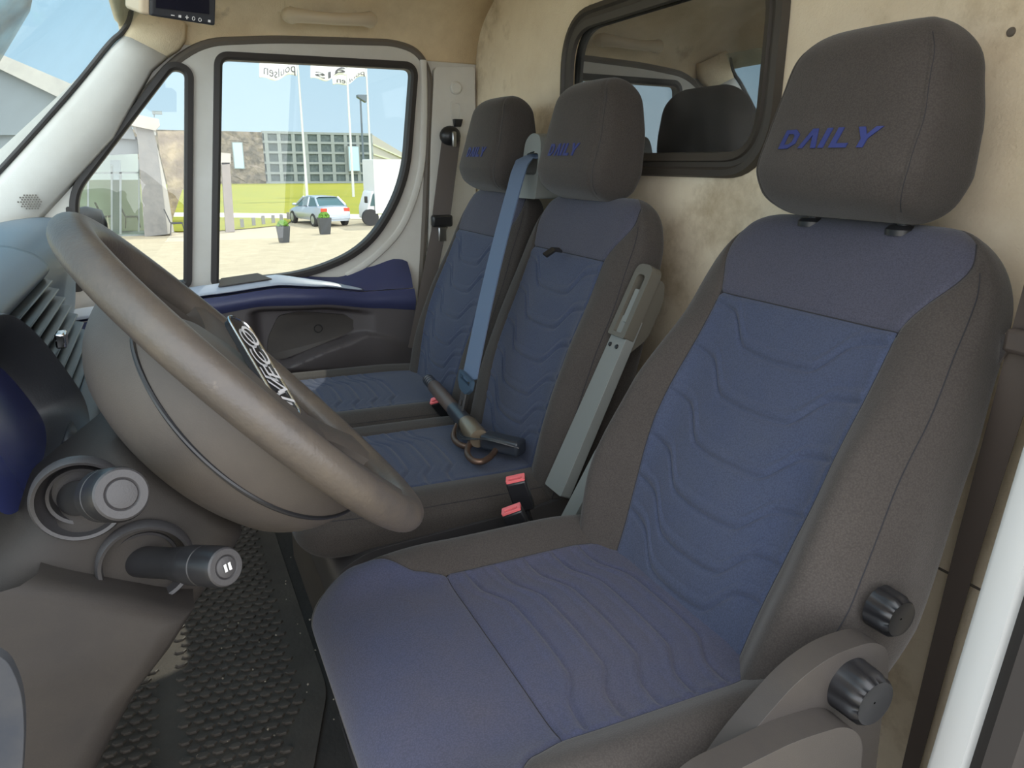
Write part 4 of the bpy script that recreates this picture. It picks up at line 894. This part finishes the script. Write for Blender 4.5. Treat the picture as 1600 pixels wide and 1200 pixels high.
# ------------------------------------------------------------------ outside: big office building with a grid facade
XB = 100.0
ob_ = empty('office_building', (XB, 20, -1.6), 'long dark office building with a grid facade beyond the lawn', 'building')
f0 = far(112, 196, XB); f1 = far(583, 211, XB); zt = far(480, 208, XB)[2]; zb = -1.6
ya, yb_ = far(60, 200, XB)[1], far(583, 250, XB)[1]
MB().hexa([(XB, ya, zb), (XB+25, ya, zb), (XB+25, yb_, zb), (XB, yb_, zb), (XB, ya, zt), (XB+25, ya, zt), (XB+25, yb_, zt), (XB, yb_, zt)]).build('facade_wall', 'facade_panel', ob_, smooth=False)
yI = far(412, 250, XB)[1]
gr = MB()
rowz = [zt, *[zt+(zb-zt)*q for q in (.185, .385, .59, .79)], zb+.15]
for z in rowz: gr.box((XB-.18, yb_, z-.14), (XB, yI, z+.14))
for px in [418, 438, 460, 480, 500, 521, 541, 560, 580]:
    y = far(px-18, 250, XB)[1] if False else far(px, 250, XB)[1]; gr.box((XB-.16, y-.22, zb), (XB, y+.22, zt))
gr.build('facade_grid', 'facade_frame', ob_, smooth=False)
iv = MB(); ny = 30; A = []
for i in range(ny+1):
    y = yI+(ya-yI)*i/ny; A.append([(XB-.25-random.uniform(0, .25), y+random.uniform(-.3, .3)*(0 < i < ny), zb+(zt-zb)*q+(random.uniform(-.2, .2) if 0 < q < 1 else 0)) for q in np.linspace(0, 1, 14)])
iv.grid(A).build('creeper_wall', 'ivy_wall', ob_, smooth=False, solid=.1)['label'] = 'brown wall covered in bare creeper'
for px0, px1, py0, py1, nm in ((361, 382, 222, 264, 'window'), (541, 561, 228, 268, 'window')):
    a_ = far(px0, py0, XB); b_ = far(px1, py1, XB)
    w_ = MB().box((XB-.75, min(a_[1], b_[1]), b_[2]), (XB-.1, max(a_[1], b_[1]), a_[2])).build('window_frame', 'facade_frame', ob_, smooth=False)
    MB().box((XB-.80, min(a_[1], b_[1])+.12, b_[2]+.12), (XB-.74, max(a_[1], b_[1])-.12, a_[2]-.12)).build('pane', 'window_blue', w_, smooth=False)
s0 = (XB, yb_); s1_ = far(640, 250, 128); 
MB().hexa([(XB-.1, yb_, zb), (XB+.3, yb_-.1, zb), (s1_[0], s1_[1], zb), (s1_[0]-.4, s1_[1], zb), (XB-.1, yb_, zt), (XB+.3, yb_-.1, zt), (s1_[0], s1_[1], far(640, 246, 128)[2]), (s1_[0]-.4, s1_[1], far(640, 246, 128)[2])]).build('side_wall', 'facade_side', ob_, smooth=False)
sl_ = MB()
for q in (.2, .4, .6, .8):
    zz0 = zb+(zt-zb)*q; zz1 = zb+(far(640, 246, 128)[2]-zb)*q
    sl_.hexa([(XB-.2, yb_-.05, zz0-.1), (XB, yb_-.1, zz0-.1), (s1_[0], s1_[1]-.2, zz1-.1), (s1_[0]-.6, s1_[1]-.2, zz1-.1), (XB-.2, yb_-.05, zz0+.1), (XB, yb_-.1, zz0+.1), (s1_[0], s1_[1]-.2, zz1+.1), (s1_[0]-.6, s1_[1]-.2, zz1+.1)])
sl_.build('side_bands', 'interior_cream', ob_, smooth=False)
# ------------------------------------------------------------------ flags
def flag(bx, by, tx, ty, X_, fl, txt, label, tz=None):
    b0_ = far(bx, by, X_); t0_ = far(tx, ty, X_); b0_[2] = -1.6
    o = empty('flagpole', b0_, label, 'flagpole', 'flagpoles on the lawn')
    dz_ = t0_[2]-b0_[2]
    MB().tube([b0_, (b0_[0], b0_[1], t0_[2]+1.0)], [.11, .06], 8).build('pole', 'pole_metal', o)
    def F_(u, v):    # cloth: u along, v up; waving
        return
    A = []
    p = [far(px, py, X_) for px, py in fl]      # top at pole, top out, bottom out, bottom at pole
    def Q(u, v):
        a = p[0]*(1-u)+p[1]*u; b_ = p[3]*(1-u)+p[2]*u; q = a*v+b_*(1-v)
        return q+np.array([.22*math.sin(u*7)+.08*math.sin(u*13+v*4), 0, .18*math.sin(u*8+v*2)])
    A = [[Q(u, v) for v in np.linspace(0, 1, 14)] for u in np.linspace(0, 1, 36)]
    fo = MB().grid(A).build('flag_sheet', 'flag_cloth', o, angle=180, solid=.02)
    v_, f_ = text_mesh(txt, 1.0); xs_ = [a[0] for a in v_]; x0_, x1_ = min(xs_), max(xs_)
    b = MB().add([Q((a[0]-x0_)/(x1_-x0_)*.86+.04, .07+a[1]*.33)-np.array([.06, 0, 0]) for a in v_], f_)
    b.build('flag_lettering', 'flag_text', fo, smooth=False); return o
flag(479, 293, 463, 60, 62, [(463, 60), (406, 55), (406, 125), (464, 119)], 'poulsen', 'left of the three flagpoles, the flag highest up in the window')
flag(552, 299, 541, 60, 60, [(541, 66), (486, 84), (486, 126), (542, 119)], 'als', 'middle of the three flagpoles, white flag cut by the window top')
flag(581, 294, 571, 60, 66, [(571, 92), (518, 104), (521, 136), (572, 120)], 'poulsen', 'right of the three flagpoles, behind the street lamp, its flag hanging lowest')
lb = far(572, 336, 40); lb[2] = -1.6; lt = far(568, 151, 40)
lp_ = empty('street_lamp', lb, 'thin dark street lamp on the lawn between the flagpoles', 'street lamp')
MB().tube([lb, (lb[0], lb[1], lt[2])], [.07, .045], 8).build('lamp_post', 'lamp_dark', lp_)
MB().hexa([lt+np.array(v) for v in ((-.2,.35,-.05),(.2,.35,-.05),(.2,-.10,-.3),(-.2,-.10,-.3),(-.2,.35,.08),(.2,.35,.08),(.2,-.15,.10),(-.2,-.15,.10))]).build('lamp_head', 'lamp_dark', lp_, bevel=.03)
# ------------------------------------------------------------------ silver car
cg = g_at(500, 352); cX = cg[0]; cz = gz(cX)
k_ = 1/1.15
car = empty('car', (cX, cg[1], cz), 'silver sedan seen from its rear corner, parked on the gravel beside the lawn', 'car')
cyaw = math.radians(-28); # direction of the car's nose in plan, seen from above
hd_ = np.array([math.cos(math.radians(12)), math.sin(math.radians(12)), 0]); sd_ = np.array([-hd_[1], hd_[0], 0])
cc0 = g_at(507, 353); cc0 = np.array([cc0[0]+1.2, cc0[1], gz(cc0[0]+1.2)])
def C3(l, w, h): return cc0+hd_*l*k_+sd_*w*k_+np.array([0, 0, h*k_])
# longitudinal stations: (l, half width low, half width high, belt z, roof z or None, roof half width)
st = [(-2.20, .62, .55, .62, None), (-2.14, .78, .72, .95, None), (-1.75, .86, .80, 1.00, None), (-1.2, .88, .82, .98, None), (0., .88, .84, .93, None), (1.0, .88, .82, .90, None), (1.7, .84, .74, .80, None), (2.15, .74, .62, .66, None), (2.24, .60, .5, .5, None)]
A = []
for l, wl_, wh, bz, _ in st:
    A.append([C3(l, w, h) for w, h in ((-wl_*.9, .28), (-wl_, .45), (-wl_, .65*min(1, bz/.7)), (-wh, bz-.05), (-wh*.85, bz), (0, bz+.03), (wh*.85, bz), (wh, bz-.05), (wl_, .65*min(1, bz/.7)), (wl_, .45), (wl_*.9, .28))])
b = MB().grid(A, close_v=True); b.f += [tuple(range(11)), tuple(range(88, 99))]; b.mi += [0, 0]; b.build('car_body', 'silver_paint', car, angle=50)
gh_ = [(-1.75, .70, 1.0, 0), (-1.15, .58, 1.38, 1), (-.2, .60, 1.43, 1), (.35, .58, 1.38, 1), (1.15, .72, .93, 0)]
A = [[C3(l, -w-(0 if tp == 0 else -.0), h) if False else C3(l, s_*w, h if q else (.97 if l < 0 else .92)) for s_, q in ((-1.22 if tp else -1.05, 0), (-1, 1), (1, 1), (1.22 if tp else 1.05, 0))] for l, w, h, tp in gh_]
MB().grid(A).build('cabin_glass', 'car_glass', car, angle=30)
A = [[C3(l, w, h+.012) for w, h in ((-.60, 1.36), (-.4, 1.42), (.4, 1.42), (.60, 1.36))] for l in (-1.18, -.9, -.2, .1, .36)]
MB().grid(A).build('roof', 'silver_paint', car, solid=.02)
for s_ in (-1, 1):
    for (l0, h0, l1, h1) in ((-1.80, .98, -1.15, 1.385), (-.45, .93, -.42, 1.40), (1.18, .92, .35, 1.385)): MB().tube([C3(l0, s_*(.74 if h0 < 1 else .7), h0), C3(l1, s_*.60, h1)], .045, 6).build('window_pillar', 'silver_paint', car)
for s_ in (-1, 1):
    MB().box((-.02, -.14, -.07), (.05, .14, .08), np.stack([hd_, sd_, np.array([0, 0, 1.])], 1), C3(-2.16, s_*.60, .82)).build('tail_light', 'tail_red', car, bevel=.02)
    for l in (-1.38, 1.38):
        w_ = MB().lathe([(.10, -.09), (.27, -.09), (.29, -.05), (.29, .05), (.27, .09), (.10, .09)], C3(l, s_*.80, .31), sd_, 24).build('wheel', 'tyre', car)
        MB().lathe([(.18, .095), (.10, .10), (.001, .105)], C3(l, s_*.80, .31), sd_*s_, 20).build('hubcap', 'hubcap', w_)
    MB().ball(C3(.75, s_*.97, 1.0), .09, 6, (1, 1.2, .7)).build('wing_mirror', 'silver_paint', car)
MB().box((-.02, -.24, -.05), (.03, .24, .06), np.stack([hd_, sd_, np.array([0, 0, 1.])], 1), C3(-2.18, 0, .78)).build('number_plate', 'truck_white', car)
MB().box((-.02, -.66, -.08), (.06, .66, .08), np.stack([hd_, sd_, np.array([0, 0, 1.])], 1), C3(-2.20, 0, .45)).build('bumper', 'silver_paint', car, bevel=.03)
# ------------------------------------------------------------------ white box truck
tg = g_at(580, 353); 
tr = empty('box_truck', tg, 'white box truck partly hidden by the right edge of the door window', 'truck')
ty = tg[1]; tx = tg[0]; tz = gz(tx)
tt_ = far(588, 249, tx)[2]; y1_ = far(585.5, 300, tx)[1]; y0_ = far(690, 300, tx)[1]; tb_ = far(600, 334, tx)[2]
MB().box((tx, y0_, tb_), (tx+2.0, y1_, tt_)).build('cargo_box', 'truck_white', tr, smooth=False, bevel=.03)
ycf = far(575.5, 340, tx)[1]
MB().plate([(y1_, tz+.25), (ycf, tz+.25), (ycf, tz+.75), (far(582, 300, tx)[1], tz+1.45), (y1_, tz+1.5)], [], lambda u, v: (tx+.1, u, v), (1.6, 0, 0)).build('cab', 'truck_white', tr, bevel=.05)
MB().plate([(y1_-.02, tz+.85), (far(579, 320, tx)[1], tz+.85), (far(583, 300, tx)[1], tz+1.35), (y1_-.02, tz+1.40)], [], lambda u, v: (tx+.085, u, v), (.02, 0, 0)).build('cab_window', 'car_glass', tr, smooth=False)
MB().box((tx-.25, ycf+.05, tz+1.0), (tx-.05, ycf+.16, tz+1.28)).build('truck_mirror', 'black_plastic', tr, bevel=.02)
for y in (far(580, 345, tx)[1], y0_+1.0): 
    w_ = MB().lathe([(.2, -.12), (.36, -.12), (.36, .12), (.2, .12)], (tx+.14, y, tz+.36), (1, 0, 0), 24).build('wheel', 'tyre', tr)
MB().box((tx+.05, y0_, tz+.3), (tx+.2, far(600, 300, tx)[1], tz+.55)).build('side_guard', 'facade_frame', tr, smooth=False)
# ------------------------------------------------------------------ planters, bollards
for px, py, w_, label in ((444, 379, 9.5, 'left dark planter with a round green shrub on the gravel'), (508, 366, 7.0, 'right dark planter with a green shrub, in front of the silver car')):
    g = g_at(px, py); h_ = (g_at(px, py)-at(px, py-26, 0, g_at(px, py)[0]))[2]*-1; k2 = h_/.55
    o = empty('planter', g, label, 'planter', 'planters in front of the car')
    A = [[(g[0]+s_*math.cos(a+math.pi/4)*1.41*.5, g[1]+s_*math.sin(a+math.pi/4)*1.41*.5, g[2]+z) for a in (0, math.pi/2, math.pi, 1.5*math.pi)] for s_, z in ((.30*k2, 0), (.42*k2, h_), (.36*k2, h_), (.34*k2, h_*.9))]
    b = MB().grid(A, close_v=True); b.f.append((12, 13, 14, 15)); b.mi.append(0); b.build('pot', 'planter', o, smooth=False)
    sh_ = MB()
    for i in range(46):
        a, b2, r_ = random.uniform(0, 6.28), random.uniform(0, 1.3), .15*k2
        sh_.ball((g[0]+r_*math.cos(a)*math.cos(b2), g[1]+r_*math.sin(a)*math.cos(b2), g[2]+h_*.98+r_*1.1*math.sin(b2)), .05*k2, 4, (1, 1, 1), .4)
    sh_.build('shrub', 'shrub', o, smooth=False)
for i, (px, py, h_) in enumerate(((379, 357, 15), (397, 354, 14), (412, 352, 15), (427.5, 350, 14), (440, 347, 12), (451, 344, 12))):
    g = g_at(px, py); h3 = far(px, py-h_, g[0])[2]-g[2]
    o = MB().box((g[0]-.07, g[1]-.07, g[2]-.05), (g[0]+.07, g[1]+.07, g[2]+h3)).build('bollard', 'concrete', smooth=False)
    tag(o, ['first', 'second', 'third', 'fourth', 'fifth', 'sixth'][i]+' grey bollard from the left along the edge of the grass strip', 'bollard', 'bollards along the grass')
# leaning wooden post with its beam
wg = g_at(361, 363); xw = wg[0]
wp = empty('canopy_post', wg, 'leaning grey wooden post with a beam end, beside the door window front edge', 'post')
b_ = [far(353, 363, xw), far(367, 362, xw), far(359, 254, xw), far(346, 254, xw)]
MB().hexa([b_[0], b_[0]+[.3, 0, 0], b_[1]+[.3, 0, 0], b_[1], b_[3], b_[3]+[.3, 0, 0], b_[2]+[.3, 0, 0], b_[2]]).build('post_shaft', 'wood', wp, smooth=False)
b_ = [far(290, 262, xw), far(360.5, 256, xw), far(360.5, 240, xw), far(290, 232, xw)]
MB().hexa([b_[0], b_[0]+[.5, 0, 0], b_[1]+[.5, 0, 0], b_[1], b_[3], b_[3]+[.5, 0, 0], b_[2]+[.5, 0, 0], b_[2]]).build('beam', 'roof_board', wp, smooth=False)
# ------------------------------------------------------------------ entrance building on the left
XE = g_at(250, 369)[0]
en = empty('entrance_building', (XE, far(170, 300, XE)[1], gz(XE)), 'glass fronted entrance building with a slanted concrete pylon and wooden roof edge', 'building')
def slab(pl, x0, dx, nm, m, **k):
    P_ = [far(px, py, x0) for px, py in pl]
    return MB().plate([(p[1], p[2]) for p in P_], [], lambda u, v: (x0, u, v), (dx, 0, 0)).build(nm, m, en, smooth=False, **k)
slab([(226, 370), (262, 366), (246, 230), (238, 196), (212, 196), (216, 230)], XE, .8, 'concrete_pylon', 'concrete')
slab([(262, 366), (272, 362), (262, 300), (246, 230)], XE+.02, 1.2, 'pylon_flank', 'facade_side')
slab([(-300, 215), (-300, 262), (216, 240), (214, 218), (216, 214), (100, 205)], XE+.3, 1.5, 'fascia', 'grey_board')
slab([(-300, 372), (226, 366), (214, 236), (-300, 250)], XE+2.2, .1, 'inner_wall', 'interior_cream')
slab([(-300, 385), (227, 371), (227, 366), (-300, 378)], XE+.4, 1.7, 'plinth', 'facade_frame')
ml = MB()
for px0, px1, py0, py1 in ((173, 176, 258, 369), (186.5, 190, 268, 366), (136, 139, 258, 376), (216, 218, 250, 362)):
    P_ = [far(x_, y_, XE+.35) for x_, y_ in ((px0, py1), (px1, py1), (px1, py0), (px0, py0))]; ml.plate([(p[1], p[2]) for p in P_], [], lambda u, v: (XE+.35, u, v), (.08, 0, 0))
P_ = [far(x_, y_, XE+.35) for x_, y_ in ((-200, 275), (217, 271), (217, 268.5), (-200, 272))]; ml.plate([(p[1], p[2]) for p in P_], [], lambda u, v: (XE+.35, u, v), (.08, 0, 0))
ml.build('glazing_bars', 'facade_frame', en, smooth=False)
slab([(175, 366), (190, 366), (188, 250), (172, 250)], XE+1.2, .3, 'inner_pillar', 'grey_board')
M['glass_shop'] = glass('glass_shop', (.80, .88, .86), .12)
slab([(-300, 384), (227, 370), (215, 238), (-300, 255)], XE+.42, .02, 'shop_pane', 'glass_shop')
# wooden roof seen through the windscreen and quarter window
def far3(px, py, x): return far(px, py, x)
def beam(pl, x0, dx, nm, m): return slab(pl, x0, dx, nm, m)
beam([(-300, -30), (0, 84), (125, 137), (185, 173), (248, 186), (250, 196), (243, 204), (205, 196), (118, 165), (0, 108), (-300, 0)], XE-.2, .5, 'roof_edge', 'roof_board')
beam([(-300, 4), (0, 108), (118, 165), (205, 196), (212, 218), (100, 210), (-300, 215)], XE+.1, .3, 'gable_wall', 'grey_board')
beam([(205, 196), (243, 204), (244, 211), (216, 214)], XE+.2, .3, 'gable_tip', 'truck_white')
MB().tube([far(241, 183, XE-.1), far(241, 176, XE-.1)], .02, 6).box(tuple(far(238, 178, XE-.2)), tuple(far(253, 174, XE-.1)+np.array([.2, 0, 0]))).build('camera_unit', 'facade_frame', en)
# stone rubble wall between entrance and office, and chairs behind the glass
tag(slab([(262, 366), (262, 290), (250, 240), (246, 205), (300, 205), (300, 300), (285, 296)], 36, 1.5, 'stone_wall', 'rubble'), None)
def chairy(px, py, X_, sc_, label):
    g = far(px, py, X_); o = empty('chair', g, label, 'chair', 'chairs behind the entrance glass')
    MB().box((g[0]-.2*sc_, g[1]-.22*sc_, g[2]+.40*sc_), (g[0]+.2*sc_, g[1]+.22*sc_, g[2]+.45*sc_)).build('seat', 'chair_dark', o, bevel=.01)
    MB().hexa([(g[0]-.2*sc_, g[1]+.20*sc_, g[2]+.45*sc_), (g[0]+.2*sc_, g[1]+.20*sc_, g[2]+.45*sc_), (g[0]+.2*sc_, g[1]+.24*sc_, g[2]+.45*sc_), (g[0]-.2*sc_, g[1]+.24*sc_, g[2]+.45*sc_), (g[0]-.2*sc_, g[1]+.36*sc_, g[2]+.95*sc_), (g[0]+.2*sc_, g[1]+.36*sc_, g[2]+.95*sc_), (g[0]+.2*sc_, g[1]+.40*sc_, g[2]+.95*sc_), (g[0]-.2*sc_, g[1]+.40*sc_, g[2]+.95*sc_)]).build('backrest', 'chair_dark', o)
    for a in (-1, 1):
        for b_ in (-1, 1): MB().tube([(g[0]+a*.19*sc_, g[1]+b_*.20*sc_, g[2]+.42*sc_), (g[0]+a*.2*sc_, g[1]+b_*.26*sc_, g[2])], .015, 6).build('leg', 'chair_dark', o)
chairy(172, 356, XE+1.6, 1.0, 'dark chair behind the glass front, left of the inner pillar')
chairy(208, 356, XE+1.6, 1.0, 'dark chair behind the glass front, next to the concrete pylon')
chairy(278, 366, XE-.6, .95, 'dark chair standing outside, right of the concrete pylon')
# ------------------------------------------------------------------ final: scale working units to metres
SC.view_layers[0].update()
def finish():
    done = set()
    for o in list(COL.objects):
        if o.type not in ('MESH', 'EMPTY'): continue
        if o.type == 'MESH' and o.data.name not in done:
            done.add(o.data.name)
    for o in list(COL.objects):
        if o.type == 'EMPTY' and 'base' in o:
            o.location = Vector(o['base'])*S; del o['base']
    for o in list(COL.objects):
        if o.type != 'MESH': continue
        root = o
        while root.parent: root = root.parent
        off_ = Vector(root.location) if root.type == 'EMPTY' else Vector((0, 0, 0))
        me = o.data; n = len(me.vertices); a = np.empty(n*3); me.vertices.foreach_get('co', a)
        a = a.reshape(-1, 3)*S-np.array(off_); me.vertices.foreach_set('co', a.ravel()); me.update()
finish()
